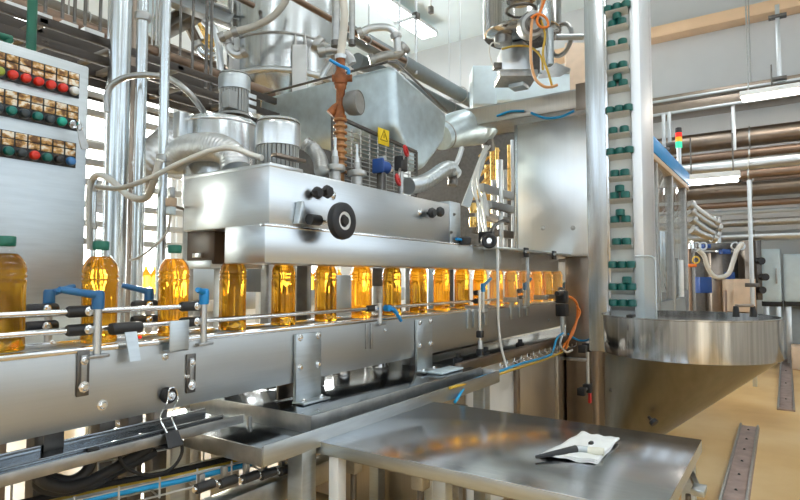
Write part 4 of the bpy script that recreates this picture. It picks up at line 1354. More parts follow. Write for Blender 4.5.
for k, (ua, ub, uc) in enumerate(((487, 475, 480), (490, 473, 485), (485, 478, 487))):
    solo(MB().tube([W(ua, 146, Y=1.55), W((ua + ub) / 2 - 2, 162, Y=1.5), W(ub, 185, Y=1.45), W((ub + uc) / 2 + 1, 210, Y=1.4), W(uc, 236, Y=1.33)], .007, 8, 6), 'air_tube', 'white_cable',
         ['white air tube hanging nearest the slanted plate', 'white air tube crossing the gold tubes', 'white air tube ending at the adjusting wheel'][k], 'tube', 'white air tubes before the tube bay', 80)
solo(MB().tube([W(489, 238, Y=1.25), W(493, 228, Y=1.3), W(502, 221, Y=1.4), W(508, 222, Y=1.45)], .010, 8, 6), 'black_hose', 'steel_dark', 'dark hose arching behind the adjusting wheel', 'hose', None, 80)

# ================================================================ CHUTE and DRUM FEEDER
chx = 3.3
c0, c1 = W(452, 112, X=chx), W(583, 86, X=chx)
chz1 = c0.z
chz0 = W(500, 121, X=chx).z
ch = thing('cap_chute', 'level steel channel beam running past the drum feeder to the tower', 'chute', (chx + .1, (c0.y + c1.y) / 2, chz0))
MB().box((chx, .83, chz0), (chx + .012, c0.y, chz1), .002).build('side_web', 'steel_base', ch)
MB().box((chx, .83, chz0), (chx + .32, c0.y, chz0 + .012), .002).build('bottom_flange', 'steel_dull', ch)
MB().box((chx, .83, chz1 - .012), (chx + .05, c0.y, chz1), .002).build('top_flange', 'steel_panel', ch)
MB().box((chx + .30, .83, chz0), (chx + .32, c0.y, chz1), .002).build('side_web', 'steel_dull', ch)
MB().box((chx - .03, .86, chz0 - .02), (chx, .99, chz1 + .02), .003).build('end_box', 'steel_brown', ch)
for y in (1.15,):
    MB().box((chx + .2, y - .03, zct - .002), (chx + .28, y + .03, chz0), .003).build('post', 'steel_dull', ch)
solo(MB().tube([W(497, 116, X=chx - .02), W(510, 111.5, X=chx - .02), W(524, 111, X=chx - .02)], .008, 8, 6), 'blue_hose', 'blue_hose', 'blue hose along the chute, the left piece', 'hose', None, 80)
solo(MB().tube([W(531, 113, X=chx - .03), W(545, 118, X=chx - .03), W(560, 117, X=chx - .03), W(574, 111, X=chx - .03)], .008, 8, 6), 'blue_hose', 'blue_hose', 'blue hose sagging under the chute near the tower', 'hose', None, 80)

dc = W(522, 37, t=3.25)
dr = thing('drum_feeder', 'steel drum feeder hanging at the top beside the tower', 'feeder', (dc.x, dc.y, 2.15))
dz = dc.z
R1 = .218
MB().lathe([(0, dz + .004), (R1 - .015, dz), (R1, dz + .012), (R1, dz + 1.1), (0, dz + 1.1)], (dc.x, dc.y, 0), 48).build('drum', 'steel_mirror', dr)
q = W(517, 10, t=3.0)
MB().lathe([(0, dz + .10), (.075, dz + .10), (.075, dz + 1.0), (0, dz + 1.0)], W(521, 20, t=3.06) * Vector((1, 1, 0)).length / Vector((1, 1, 0)).length if False else Vector((W(521, 20, t=3.04).x, W(521, 20, t=3.04).y, 0)), 32).build('side_canister', 'steel_tank', dr)
q = W(521, 5, t=3.04)
MB().torus((q.x, q.y, W(521, 4.5, t=2.97).z), .077, .008).build('canister_band', 'steel_dark', dr)
q = W(531, 26, t=2.98)
mo = MB().lathe([(0, -.05), (.06, -.05), (.068, -.04), (.068, .05), (.06, .06), (0, .06)], q, 28, -V_H + Vector((0, 0, -.25))).build('drive_motor', 'steel_dull', dr)
MB().lathe([(.03, .06), (.045, .06), (.045, .07), (.03, .07), (.03, .06)], q, 24, -V_H + Vector((0, 0, -.25))).build('motor_ring', 'steel_dark', mo)
a = W(503, 40, t=3.25)
MB().cyl((a.x, a.y, W(503, 45, t=3.25).z), (a.x, a.y, W(503, 37, t=3.25).z), .05, 20).build('outlet_neck', 'steel_dull', dr)
def vbox(u0, v0, u1, v1, t, dep, name, mat, parent, bev=.004):
    """box facing the camera azimuth, spanned by two pixels at depth t"""
    a, b_ = W(u0, v0, t=t), W(u1, v1, t=t)
    c = (a + b_) / 2 + V_H * dep / 2
    wd, hg = abs((b_ - a).dot(V_R)), abs(b_.z - a.z)
    mb = MB()
    R = Matrix((V_R, V_H, Vector((0, 0, 1)))).transposed()
    mb.box(c - Vector((wd / 2, dep / 2, hg / 2)), c + Vector((wd / 2, dep / 2, hg / 2)), bev, R)
    return mb.build(name, mat, parent)
vbox(502, 46, 533, 70, 3.2, .16, 'feed_block', 'steel_box', dr)
vbox(500, 69, 538, 76, 3.19, .2, 'feed_plate', 'steel_dull', dr)
vbox(548, 27, 554, 64, 3.0, .05, 'arm_post', 'steel_panel', dr)
vbox(541, 0, 551, 24, 3.0, .06, 'hanger_bar', 'steel_pipe', dr)
p = [W(538, 79, t=2.95), W(556, 65, t=2.95), W(571, 71, t=2.95), W(560, 77, t=2.95)]
MB().prism(p, (0, 0, .015), .003).build('swing_plate', 'steel_dull', dr)
MB().torus(W(561, 40, t=3.15), .085, .012, V_R * .9 + V_H * .4, 32, 8).build('hoop', 'steel_dull', dr)
MB().tube([W(556, 37, t=3.05), W(583, 37, t=3.05)], .016, 12).build('stay_rod', 'steel', dr)
vbox(522, 50, 540, 72, 3.25, .12, 'gearbox', 'steel_dark', dr)
vbox(494, 62, 502, 68, 3.2, .05, 'sensor_block', 'steel_dark', dr)
MB().beam(Vector((dc.x, dc.y, dz)) + V_H * .1, Vector((dc.x, dc.y, chz1)) + V_H * .1, .09, .09, .004).build('stand_column', 'steel_panel', dr)
solo(MB().tube([W(543, -5, t=2.95), W(541, 10, t=2.95), W(533, 18, t=2.9), (W(531, 35, t=2.88)), W(531, 60, t=2.88), W(535, 78, t=2.88), W(543, 86, t=2.88), W(551, 87, t=2.9), W(557, 85, t=2.92)], .0075, 8, 6), 'orange_cable', 'pale_orange', 'long pale orange cable looping below the drum feeder', 'cable', None, 80)
solo(MB().tube([W(531, 18, t=2.88), W(538, 14, t=2.87), W(546, 18, t=2.87), W(548, 26, t=2.87), W(541, 27, t=2.87), W(537, 21, t=2.87), W(541, 10, t=2.88), W(546, -4, t=2.9)], .0065, 8, 6), 'orange_cable', 'orange_cable', 'small bright orange cable loop against the drum feeder motor', 'cable', None, 80)
solo(MB().tube([W(541, 20, t=2.9), W(545, 35, t=2.9), W(543, 55, t=2.9), W(549, 75, t=2.9), W(552, 86, t=2.92)], .006, 8, 6), 'yellow_cable', 'yellow_cable', 'thin yellow cable hanging beside the drum feeder arm', 'cable', None, 80)
solo(MB().tube([W(502, 49, t=3.1), W(515, 46, t=3.05), W(530, 47, t=3.05), W(541, 57, t=3.0), W(543, 70, t=3.0)], .006, 8, 6), 'yellow_cable', 'yellow_cable', 'thin yellow cable draped across the drum feeder block', 'cable', None, 80)
solo(MB().tube([W(493, 66, t=3.1), W(489, 52, t=3.1), W(492, 43, t=3.12), W(500, 44, t=3.12)], .004, 8, 6), 'white_cable', 'white_cable', 'thin white cable loop left of the drum feeder', 'cable', None, 80)

# grey wall cabinet and duct under the drum
bx_ = thing('wall_box', 'pale grey electrical box behind the drum feeder', 'box', W(490, 105, t=6))
vbox(473, 65, 497, 105, 6.0, .3, 'box_body', 'light_blue_paint', bx_)
vbox(474, 66.5, 495.5, 104, 5.985, .02, 'box_door', 'light_blue_paint', bx_)
MB().cyl(W(497, 104, t=6.3), W(497, 104, t=6.3) * 1 + Vector((0, 0, -W(497, 104, t=6.3).z)), .05, 14).build('pedestal', 'grey_paint', bx_)
bx2 = thing('wall_duct', 'light blue grey duct below the drum feeder, right of the electrical box', 'duct', W(515, 90, t=6.5))
vbox(497, 73, 570, 100, 6.5, .4, 'duct_body', 'light_blue_paint', bx2)
vbox(497, 70, 570, 73, 6.48, .44, 'duct_flange', 'grey_paint', bx2)
MB().cyl(W(530, 99, t=6.7), Vector((W(530, 99, t=6.7).x, W(530, 99, t=6.7).y, 0)), .06, 14).build('pedestal', 'grey_paint', bx2)
tn = thing('wall_panel_board', 'tan board standing behind the tower top', 'board', W(575, 60, t=7))
vbox(566, 42, 600, 100, 7.0, .05, 'board', 'tan_paint', tn)
MB().cyl(W(575, 99, t=7.02), Vector((W(575, 99, t=7.02).x, W(575, 99, t=7.02).y, 0)), .05, 12).build('pedestal', 'grey_paint', tn)

# ================================================================ BIG TANK
tkc = W(284, 60, t=4.5)
bt_ = thing('storage_tank', 'large polished steel tank with a conical bottom at the top left of centre', 'tank', (tkc.x, tkc.y, 0))
TR = .41
zring = W(284, 70, t=4.5 - TR).z
MB().lathe([(TR, zring), (TR, zring + 2.4), (0, zring + 2.5)], (tkc.x, tkc.y, 0), 64).build('shell', 'steel_tank', bt_)
MB().lathe([(TR, zring), (TR * .96, zring - .05), (.12, zring - .55), (.06, zring - .62), (.06, zring - .9), (0, zring - .9)], (tkc.x, tkc.y, 0), 64).build('cone', 'steel_tank', bt_)
MB().torus((tkc.x, tkc.y, zring), TR + .012, .022).build('bottom_ring', 'steel', bt_)
MB().torus((tkc.x, tkc.y, W(284, 32, t=4.5 - TR).z), TR + .002, .010).build('weld_band', 'steel_dull', bt_)
q = Vector((tkc.x, tkc.y, 0)) - V_H * (TR + .01) + V_R * .20
lg = MB().beam(Vector((q.x, q.y, 0)), Vector((q.x, q.y, W(300, 47, t=4.1).z)), .10, .05, .004, V_H).build('support_leg', 'white_paint', bt_)
for s_ in (-1, 1):
    c_ = Vector((q.x, q.y, W(300, 47, t=4.1).z)) + V_R * s_ * .035
    MB().tube([c_, c_ + Vector((0, 0, .09))], [.016, .004], 8).build('bracket_tip', 'steel_dull', lg)
for a in (1.2, 3.0):
    p = Vector((tkc.x + (TR + .02) * math.cos(a), tkc.y + (TR + .02) * math.sin(a), 0))
    MB().beam(p, p + Vector((0, 0, zring + .3)), .08, .05, .004).build('support_leg', 'white_paint', bt_)
# ================================================================ LEFT PIPES, HOSES
def pipe_v(u, t, wpx, z0, z1, mat, label, name='vertical_pipe', collars=()):
    q = W(u, 250, t=t)
    r = wpx * t / FOC / 2
    root = thing(name, label, 'pipe', (q.x, q.y, z0), 'upright steel pipes behind the bottles')
    MB().cyl((q.x, q.y, z0), (q.x, q.y, z1), r, 24).build('tube', mat, root)
    for v in collars:
        z = W(u, v, t=t).z
        MB().lathe([(0, -.014), (r * 1.35, -.014), (r * 1.45, -.006), (r * 1.45, .006), (r * 1.35, .014), (0, .014)], (q.x, q.y, z), 24).build('collar', 'steel_dull', root)
    MB().lathe([(0, 0), (r * 2, 0), (r * 2, .01), (r, .014), (0, .014)], (q.x, q.y, z0), 20).build('base_flange', 'steel_dull', root)
    return root


pipe_v(115, 2.3, 21, 0, 5.6, 'steel_pipe', 'thickest of the upright steel pipes, right of the control cabinet', collars=())
pipe_v(105, 2.5, 6, 0, 5.6, 'steel_pipe', 'thin upright pipe tight against the left side of the thickest pipe')
pipe_v(137.5, 2.1, 11, 0, 5.6, 'steel_pipe', 'middle upright steel pipe between the thick one and the bent hose end', collars=(12,))
pipe_v(161, 1.95, 9.5, 0, 5.6, 'steel_pipe', 'upright steel pipe farthest right, behind the third bottle', collars=(158,))
pipe_v(129, 2.6, 5, 0, 5.6, 'steel_brown', 'dark thin pipe hidden between the thick and the middle pipe')
pipe_v(93, 2.4, 5, 0, 1.55, 'steel_pipe', 'low thin pipe right beside the control cabinet edge', collars=(188, 226))
# white hose arching out of the low pipe
q = W(93, 182, t=2.3)
solo(MB().tube([W(90, 250, t=2.3), W(89, 200, t=2.3), W(92, 180, t=2.3), W(100, 175, t=2.25), W(112, 181, t=2.2), W(125, 193, t=2.1), (W(138, 199, t=2.0)), W(148, 196, t=1.95), W(154, 180, t=1.9), W(160, 160, t=1.88)], .012, 12, 6),
     'white_hose', 'white_cable', 'white hose arching from the low pipe across to the right upright pipe', 'hose', None, 80)
solo(MB().tube([W(97, 187, t=1.95), W(120, 188, t=1.9), W(150, 178, t=1.85), W(180, 163, t=1.8), W(210, 151, t=1.75), W(232, 148, t=1.7), W(252, 155, t=1.68), W(262, 158, t=1.66)], .0085, 10, 6),
     'white_cable', 'white_cable', 'long white cable sweeping from the pipes to the filling machine top', 'cable', None, 80)
solo(MB().tube([W(107, 112, t=2.05), W(107, 97, t=2.05), W(112, 85, t=2.05), W(127, 77, t=2.05), W(148, 75, t=2.05), W(170, 79, t=2.05), W(188, 92, t=2.05), W(201, 108, t=2.1), W(206, 116, t=2.15)], .011, 12, 6),
     'bent_conduit', 'steel_dull', 'grey conduit bent in a high arch from the thick pipe to the small tank', 'conduit', None, 80)
# foil hoses
solo(corrugated([W(110, 215, t=2.7), W(118, 195, t=2.7), W(132, 178, t=2.7), W(150, 160, t=2.7), W(168, 145, t=2.75), W(180, 130, t=2.8)], .085, 'foil', 28, .02, .03), 'foil_duct', 'foil', 'thick silver foil duct rising behind the upright pipes', 'duct', None, 70)
solo(corrugated([W(172, 160, t=2.0), W(185, 150, t=1.98), W(200, 147, t=1.95), W(218, 148, t=1.92), W(232, 156, t=1.9), W(236, 170, t=1.88)], .048, 'foil', 28, .012, .022), 'foil_duct', 'foil', 'silver foil duct elbow entering the filling machine top', 'duct', None, 70)
solo(MB().tube([W(163, 167, t=2.1), W(225, 168, t=2.05)], .026, 4), 'support_bar', 'steel', 'flat steel support bar under the foil duct elbow', 'bar')
# small sensor on a wire
sq = W(171, 205, t=1.75)
ws = thing('float_switch', 'small square brown and pale switch hanging beside the right upright pipe', 'switch', sq)
MB().box(sq + Vector((-.01, -.01, -.03)), sq + Vector((.012, .012, -.005)), .003).build('lower_body', 'light_blue_paint', ws)
MB().box(sq + Vector((-.012, -.012, -.005)), sq + Vector((.014, .014, .022)), .003).build('middle_body', 'tan_paint', ws)
MB().box(sq + Vector((-.009, -.009, .022)), sq + Vector((.009, .009, .055)), .003).build('top_body', 'steel_dull', ws)
MB().tube([sq + Vector((0, 0, -.03)), W(166, 234, t=1.8), W(152, 248, t=1.85), W(138, 258, t=1.9), W(130, 260, t=1.95)], .004, 8, 5).build('lead_wire', 'white_cable', ws)
MB().tube([sq + Vector((.01, .01, 0)), sq + Vector((.16, .12, .003))], .005, 8).build('mounting_rod', 'steel_brown', ws)

# ================================================================ CONTROL CABINET
YC = 1.60
cr = W(86, 200, Y=YC).x
ctz = W(87, 66, Y=YC).z
cc = thing('control_cabinet', 'steel control cabinet with three rows of round push buttons at the left edge', 'control cabinet', (cr - .4, YC + .2, 0))
MB().box((-.2, YC, .80), (cr, YC + .42, ctz), .006).build('body', 'steel_panel', cc)
MB().box((-.19, YC - .006, .84), (cr - .005, YC + .001, ctz - .012), .003).build('door', 'steel_panel', cc)
for _x in (-.1, cr - .12):
    MB().box((_x - .025, YC + .2, 0), (_x + .025, YC + .25, .8), .003).build('leg', 'steel_brown', cc)
xl_ = W(71.5, 92, Y=YC).x
x0_ = W(10, 77.5, Y=YC).x
pit = (xl_ - x0_) / 5
rows = [(W(71.5, 92, Y=YC).z, ['white', 'red', 'red', 'red', 'red', 'red', 'lime', 'red', 'dark']),
        (W(71, 125, Y=YC).z, ['key', 'green', 'dark', 'teal', 'dark', 'teal', 'dark', 'teal', 'dark']),
        (W(69, 162, Y=YC).z, ['blue', 'black', 'teal', 'red', 'dark', 'teal', 'dark', 'teal', 'red'])]
for ri, (zr_, cols) in enumerate(rows):
    xr = xl_ - (.004 if ri == 2 else 0)
    st_ = MB().box((xr - pit * 8.6, YC - .009, zr_ - pit * .52), (xr + pit * .55, YC - .0055, zr_ + pit * 1.78), .001).build('button_strip', 'black_plastic', cc)
    for k, c_ in enumerate(cols):
        x = xr - pit * k
        for s_ in (0, 1):
            zc = zr_ + pit * (.79 + s_ * .64)
            MB().box((x - pit * .43, YC - .0125, zc - pit * .27), (x + pit * .43, YC - .009, zc + pit * .27), .0008).build('label_card', 'label_card', st_)
        if c_ == 'key':
            b_ = MB().lathe([(0, 0), (pit * .40, 0), (pit * .42, .004), (pit * .34, .008), (0, .008)], (x, YC - .009, zr_), 24, (0, -1, 0)).build('key_switch', 'chrome', st_)
            MB().cyl((x, YC - .017, zr_), (x, YC - .026, zr_), pit * .2, 16).build('lock_barrel', 'steel_dull', b_)
            KEY = Vector((x, YC - .026, zr_))
            continue
        mat = {'white': 'white_button', 'red': 'red_button', 'lime': 'lime_button', 'dark': 'dark_button', 'green': 'green_button', 'teal': 'teal_button', 'blue': 'blue_button', 'black': 'black_plastic'}[c_]
        b_ = MB().lathe([(0, .001), (pit * .36, .001), (pit * .40, .004), (pit * .40, .009), (pit * .33, .0155), (pit * .18, .018), (0, .0185)], (x, YC - .009, zr_), 28, (0, -1, 0)).build('push_button', mat, st_)
        b_['label'] = {'white': 'white', 'red': 'red', 'lime': 'yellow green', 'dark': 'dark grey', 'green': 'bright green', 'teal': 'dark teal', 'blue': 'blue', 'black': 'black'}[c_] + ' push button'
        MB().torus((x, YC - .010, zr_), pit * .42, .0015, (0, -1, 0), 28, 6).build('button_bezel', 'steel_dark', b_)
ky = thing('key', 'key with a grey tag hanging from the key switch of the control cabinet', 'key', KEY)
MB().box(KEY + Vector((-.002, -.02, -.008)), KEY + Vector((.002, .004, .008)), .001).build('key_blade', 'chrome', ky)
MB().torus(KEY + Vector((.002, -.018, -.012)), .010, .0013, (1, .3, 0), 20, 6).build('ring', 'chrome', ky)
tg = [KEY + Vector((-.003, -.018, -.018)), KEY + Vector((.012, -.018, -.018)), KEY + Vector((.028, -.016, -.055)), KEY + Vector((.030, -.016, -.068)), KEY + Vector((.010, -.016, -.070)), KEY + Vector((.004, -.016, -.05))]
MB().prism(tg, (0, .004, 0), .001, 1).build('tag', 'steel_dull', ky)
# green pipe above
q = W(32, 20, Y=YC + .25)
gp = thing('green_pipe', 'bright green upright pipe above the control cabinet', 'pipe', (q.x, YC + .25, ctz))
MB().cyl((q.x, YC + .25, ctz), (q.x, YC + .25, CEIL), .0135, 18).build('tube', 'green_pipe', gp)
MB().lathe([(0, 0), (.022, 0), (.022, .02), (0, .02)], (q.x, YC + .25, ctz), 18).build('union', 'green_pipe', gp)
q = W(2, 37, Y=YC + .36)
solo(MB().tube([(q.x - .5, q.y, q.z), (q.x - .02, q.y, q.z), (q.x + .015, q.y, q.z - .012), (q.x + .02, q.y, ctz)], .012, 14, 3), 'green_elbow', 'green_pipe', 'dark green pipe piece behind the cabinet top at the left edge', 'pipe', None, 70)

# ================================================================ CEILING RACKS (left)
def rack(v0, v1, u0, u1, Y, label, w=.16, h=.06, mat='rack_brown', name='cable_rack', rung=True):
    a, b_ = W(u0, v0, Y=Y), W(u1, v1, Y=Y)
    z = (a.z + b_.z) / 2
    x0, x1 = min(a.x, b_.x) - .6, min(max(a.x, b_.x) + 1.0, 2.72)
    root = thing(name, label, 'cable rack', ((x0 + x1) / 2, Y, z), 'pipe and cable racks under the ceiling')
    for dy in (0, w):
        MB().box((x0, Y + dy, z - h / 2), (x1, Y + dy + .02, z + h / 2), .002).build('side_rail', mat, root)
    if rung:
        n = int((x1 - x0) / .3)
        for k in range(n):
            x = x0 + .15 + k * .3
            MB().box((x - .015, Y, z - .01), (x + .015, Y + w + .02, z + .01), .001).build('rung', 'rack_grey', root)
    for f in (.2, .8):
        MB().cyl((x0 + (x1 - x0) * f, Y + w / 2, z + h / 2 - .03), (x0 + (x1 - x0) * f, Y + w / 2, CEIL), .008, 8).build('hanger_rod', 'steel_dark', root)
    return root


rack(2, 32, 0, 100, 3.0, 'brown cable rack, topmost left of the thick pipe', .3)
rack(20, 48, 0, 100, 2.68, 'brown cable rack, second from the top left of the thick pipe', .25)
rack(38, 64, 0, 100, 3.4, 'brown cable rack, third from the top left of the thick pipe', .3)
rack(8, 38, 0, 100, 2.35, 'dark cable rack nearest of the racks left of the thick pipe', .22, .035)
rack(30, 57, 0, 100, 2.3, 'dark cable rack nearest above the control cabinet top', .18, .035)
rack(60, 85, 20, 100, 3.9, 'brown cable rack just above the control cabinet corner', .3)
for (Y, u, v, r, mat, lab) in ((2.9, 40, 12, .035, 'copper_pipe', 'brown pipe crossing above the green pipe'), (3.3, 60, 26, .03, 'steel', 'light steel pipe among the racks behind the green pipe'),
                               (3.6, 60, 44, .04, 'copper_pipe', 'thick brown pipe below the tube lamps at the left'),
                               (5.0, 190, 96, .05, 'copper_pipe', 'brown pipe behind the upright pipes and the small tank motor'), (5.2, 200, 60, .05, 'rack_grey', 'grey pipe high behind the upright pipes')):
    q = W(u, v, Y=Y)
    x0, x1 = q.x - 2.5, (q.x + 4 if Y > 3.8 else 2.7)
    p = thing('ceiling_pipe', lab, 'pipe', (q.x, Y, q.z), 'pipes running under the ceiling')
    MB().cyl((x0, Y, q.z), (x1, Y, q.z), r, 16).build('tube', mat, p)
    for x in (q.x - 1.2, q.x + (1.6 if Y > 3.8 else .6)):
        hg = MB().torus((x, Y, q.z), r * 1.15, .006, (1, 0, 0), 20, 6).build('clamp_ring', 'steel_dull', p)
        MB().cyl((x, Y, q.z + r), (x, Y, CEIL), .007, 8).build('hanger_rod', 'steel_dull', hg)
# steel truss crossing between pipes and tank
def girder(p0, p1, w, h, label, mat='rack_grey'):
    root = thing('steel_girder', label, 'girder', (Vector(p0) + Vector(p1)) / 2, 'girders under the ceiling')
    p0, p1 = Vector(p0), Vector(p1)
    MB().beam(p0, p1, .012, h, .001).build('web', mat, root)
    MB().beam(p0 + Vector((0, 0, h / 2)), p1 + Vector((0, 0, h / 2)), w, .014, .001).build('top_flange', mat, root)
    MB().beam(p0 - Vector((0, 0, h / 2)), p1 - Vector((0, 0, h / 2)), w, .014, .001).build('bottom_flange', mat, root)
    for p in (p0, p1):
        MB().cyl(p + Vector((0, 0, h / 2)), (p.x, p.y, CEIL), .012, 8).build('hanger_rod', 'steel_dull', root)
girder(W(150, 36, t=4.4), W(214, 3, t=4.4), .14, .10, 'light girder slanting up from the upright pipes to the tank', 'rack_grey')
girder(W(142, 42, t=4.5), W(228, 76, t=4.5), .16, .10, 'brown girder slanting down behind the upright pipes', 'steel_brown')
girder(W(168, -4, t=4.2), W(232, 20, t=4.2), .14, .10, 'blue grey girder at the top edge left of the tank', 'grey_paint')
girder(W(186, 20, t=4.6), W(206, 60, t=4.6), .12, .08, 'short brown diagonal brace left of the tank', 'steel_brown')
cb = thing('junction_box', 'light grey square junction boxes between the upright pipes at the top', 'box', W(150, 20, t=4.2))
vbox(144, -6, 160, 15, 4.2, .2, 'upper_box', 'light_blue_paint', cb)
vbox(146, 17, 154, 33, 4.25, .15, 'lower_box', 'light_blue_paint', cb)
MB().cyl(W(152, -4, t=4.3), Vector((W(152, -4, t=4.3).x, W(152, -4, t=4.3).y, CEIL)), .02, 10).build('hanger_rod', 'steel_dull', cb)
# yellow-brown drum motor and pipe work left of the tank
ym = thing('yellow_actuator', 'small yellow brown actuator on the piping left of the tank', 'actuator', W(210, 42, t=4.2))
MB().cyl(W(206, 46, t=4.2), W(213, 38, t=4.2), .045, 18).build('actuator_body', 'gold_tube', ym)
MB().cyl(W(200, 24, t=4.2), W(208, 40, t=4.2), .02, 12).build('actuator_arm', 'gold_tube', ym)
def spipe(name, pts, t, r, mat, label, collars=(), cat_='pipe'):
    P3 = [W(u, v, t=(t if not isinstance(t, (list, tuple)) else t[i])) for i, (u, v) in enumerate(pts)]
    root = thing(name, label, cat_, P3[0])
    MB().tube(P3, r, 14, 6).build('tube', mat, root, 80)
    for i in collars:
        d = (P3[min(i + 1, len(P3) - 1)] - P3[max(i - 1, 0)])
        MB().lathe([(0, -.02), (r * 1.4, -.02), (r * 1.5, 0), (r * 1.4, .02), (0, .02)], P3[i], 18, d).build('collar', 'steel_dull', root)
    return root
spipe('bent_pipe', [(222, 37), (235, 32), (255, 26), (272, 17), (283, 5), (290, -8)], 3.9, .024, 'cream_hose', 'pale bent pipe sweeping up across the tank top', (1, 0))
spipe('bent_pipe', [(207, 22), (214, 28), (218, 42), (220, 60), (221, 80)], 4.0, .025, 'steel', 'steel pipe dropping left of the tank to the motor', (0, 4))
spipe('bent_pipe', [(228, 42), (230, 50), (237, 55), (244, 52)], 3.95, .028, 'steel', 'short steel elbow on the left flank of the tank', (0, 3))
spipe('bent_pipe', [(200, 45), (203, 52), (210, 55), (216, 52)], 4.3, .04, 'steel_pipe', 'short bright elbow under the yellow actuator', (0,))
spipe('bent_pipe', [(322, 52), (335, 50), (348, 56), (352, 64)], 3.2, .026, 'steel_dull', 'dull elbow pipe behind the rusty valve', (0,))
spipe('bent_pipe', [(360, 33), (372, 28), (388, 28), (396, 36), (398, 52)], 4.2, .028, 'steel', 'thin steel pipe bend right of the pale riser pipe', (0, 3))
spipe('bent_pipe', [(372, 60), (385, 56), (398, 54), (404, 48)], 4.4, .035, 'steel_dull', 'dull pipe bend above the hopper corner', (0, 3))
spipe('strut_pipe', [(318, 45), (330, 52), (338, 56)], 3.3, .035, 'steel_dull', 'stubby steel cylinder left of the pale riser pipe', (0, 2))
spipe('strut_pipe', [(321, 78), (328, 66), (334, 56)], 3.3, .015, 'steel', 'slanted steel strut behind the rusty valve', ())
# long pipes along the hall
for (Y, u, v, x0, x1, r, mat, lab) in ((2.6, 345, 27, 1.9, 3.9, .022, 'copper_pipe', 'thin brown pipe slanting across before the tank'), (3.0, 430, 78, 3.6, 6.3, .075, 'slate_paint', 'upper thick grey pipe right of the hopper'),
                                       (3.2, 440, 103, 4.0, 6.3, .075, 'slate_paint', 'lower thick grey pipe right of the hopper'), (3.1, 250, 4, 2.0, 2.7, .02, 'copper_pipe', 'short brown pipe at the top edge on the tank')):
    q = W(u, v, Y=Y)
    p = thing('overhead_pipe', lab, 'pipe', (q.x, Y, q.z), 'pipes above the hopper')
    MB().cyl((x0, Y, q.z), (x1, Y, q.z), r, 18).build('tube', mat, p)
    for f in (.3, .75):
        x = x0 + (x1 - x0) * f
        hg = MB().torus((x, Y, q.z), r * 1.2, .007, (1, 0, 0), 20, 6).build('clamp_ring', 'steel_dull', p)
        MB().cyl((x, Y, q.z + r), (x, Y, CEIL), .006, 8).build('hanger_rod', 'steel', hg)
q = W(416, 16, t=5.6)
hr = thing('hanging_rod', 'thin steel hanger with a square joint below the ceiling lamp', 'hanger', q)
MB().cyl((q.x, q.y, W(416, 75, t=5.6).z), (q.x, q.y, CEIL), .014, 10).build('rod', 'steel', hr)
MB().box(q - Vector((.03, .03, .03)), q + Vector((.03, .03, .03)), .005).build('joint', 'steel_dark', hr)
MB().tube([q, W(395, 23, t=5.3)], .016, 10).build('side_rod', 'steel', hr)
q = W(431, 10, t=8)
h2 = thing('hanging_rod', 'small plug hanging on a thin wire right of the ceiling lamp', 'hanger', q)
MB().cyl(q, (q.x, q.y, CEIL), .008, 8).build('wire', 'steel_dull', h2)
MB().box(q - Vector((.03, .03, .05)), q + Vector((.03, .03, .05)), .006).build('plug', 'steel_dark', h2)
# teal thin hose behind
0 and solo(MB().tube([W(168, 76, t=3.2), W(185, 75, t=3.2), (W(200, 80, t=3.2)), W(210, 88, t=3.2), W(214, 100, t=3.2)], .006, 8, 6), 'teal_hose', 'teal_button', 'thin dark teal hose behind the bent conduit', 'hose', None, 80)

# ================================================================ FAR CONVEYOR WITH SMALL BOTTLES
fc = thing('far_conveyor', 'distant second conveyor carrying small amber bottles', 'conveyor', (4.2, 4.75, 0))
MB().box((2.0, 4.6, .80), (7.2, 4.9, .98), .004).build('beam', 'steel', fc)
MB().box((2.0, 4.62, .978), (7.2, 4.88, .985), .002).build('belt', 'steel_dull', fc)
for x in (2.3, 3.6, 4.9, 6.2):
    MB().box((x - .04, 4.7, 0), (x + .04, 4.8, .8), .004).build('leg', 'steel_dull', fc)
mb = MB()
mb.lathe([(0, 0), (.037, 0), (.0395, .008), (.0395, .155), (.036, .18), (.022, .20), (.014, .212), (.014, .222), (.0175, .222), (.0175, .24), (0, .24)], (0, 0, 0), 20)
fb = mb.build('juice_bottle', 'amber_juice', None)
fb.location = (0, 0, 0)
fi = 0
n_slot = -1
for k in range(44):
    x = 2.75 + k * .088
    if k in (9, 10, 11, 15, 16, 22, 23, 24, 29, 33, 34):
        continue
    n_slot += 1
    if n_slot not in (2, 3, 4, 5, 6, 15) and not 18 <= n_slot <= 29:      # the rest stand behind other things
        continue
    lab = ordn(fi) + ' small distant amber bottle from the left on the far conveyor'
    if fi == 0:
        fb.location = (x, 4.72, .985)
        tag(fb, lab, 'bottle', 'distant bottles on the far conveyor')
    else:
        copy_tree(fb, (x, 4.72, .985), lab)
    fi += 1
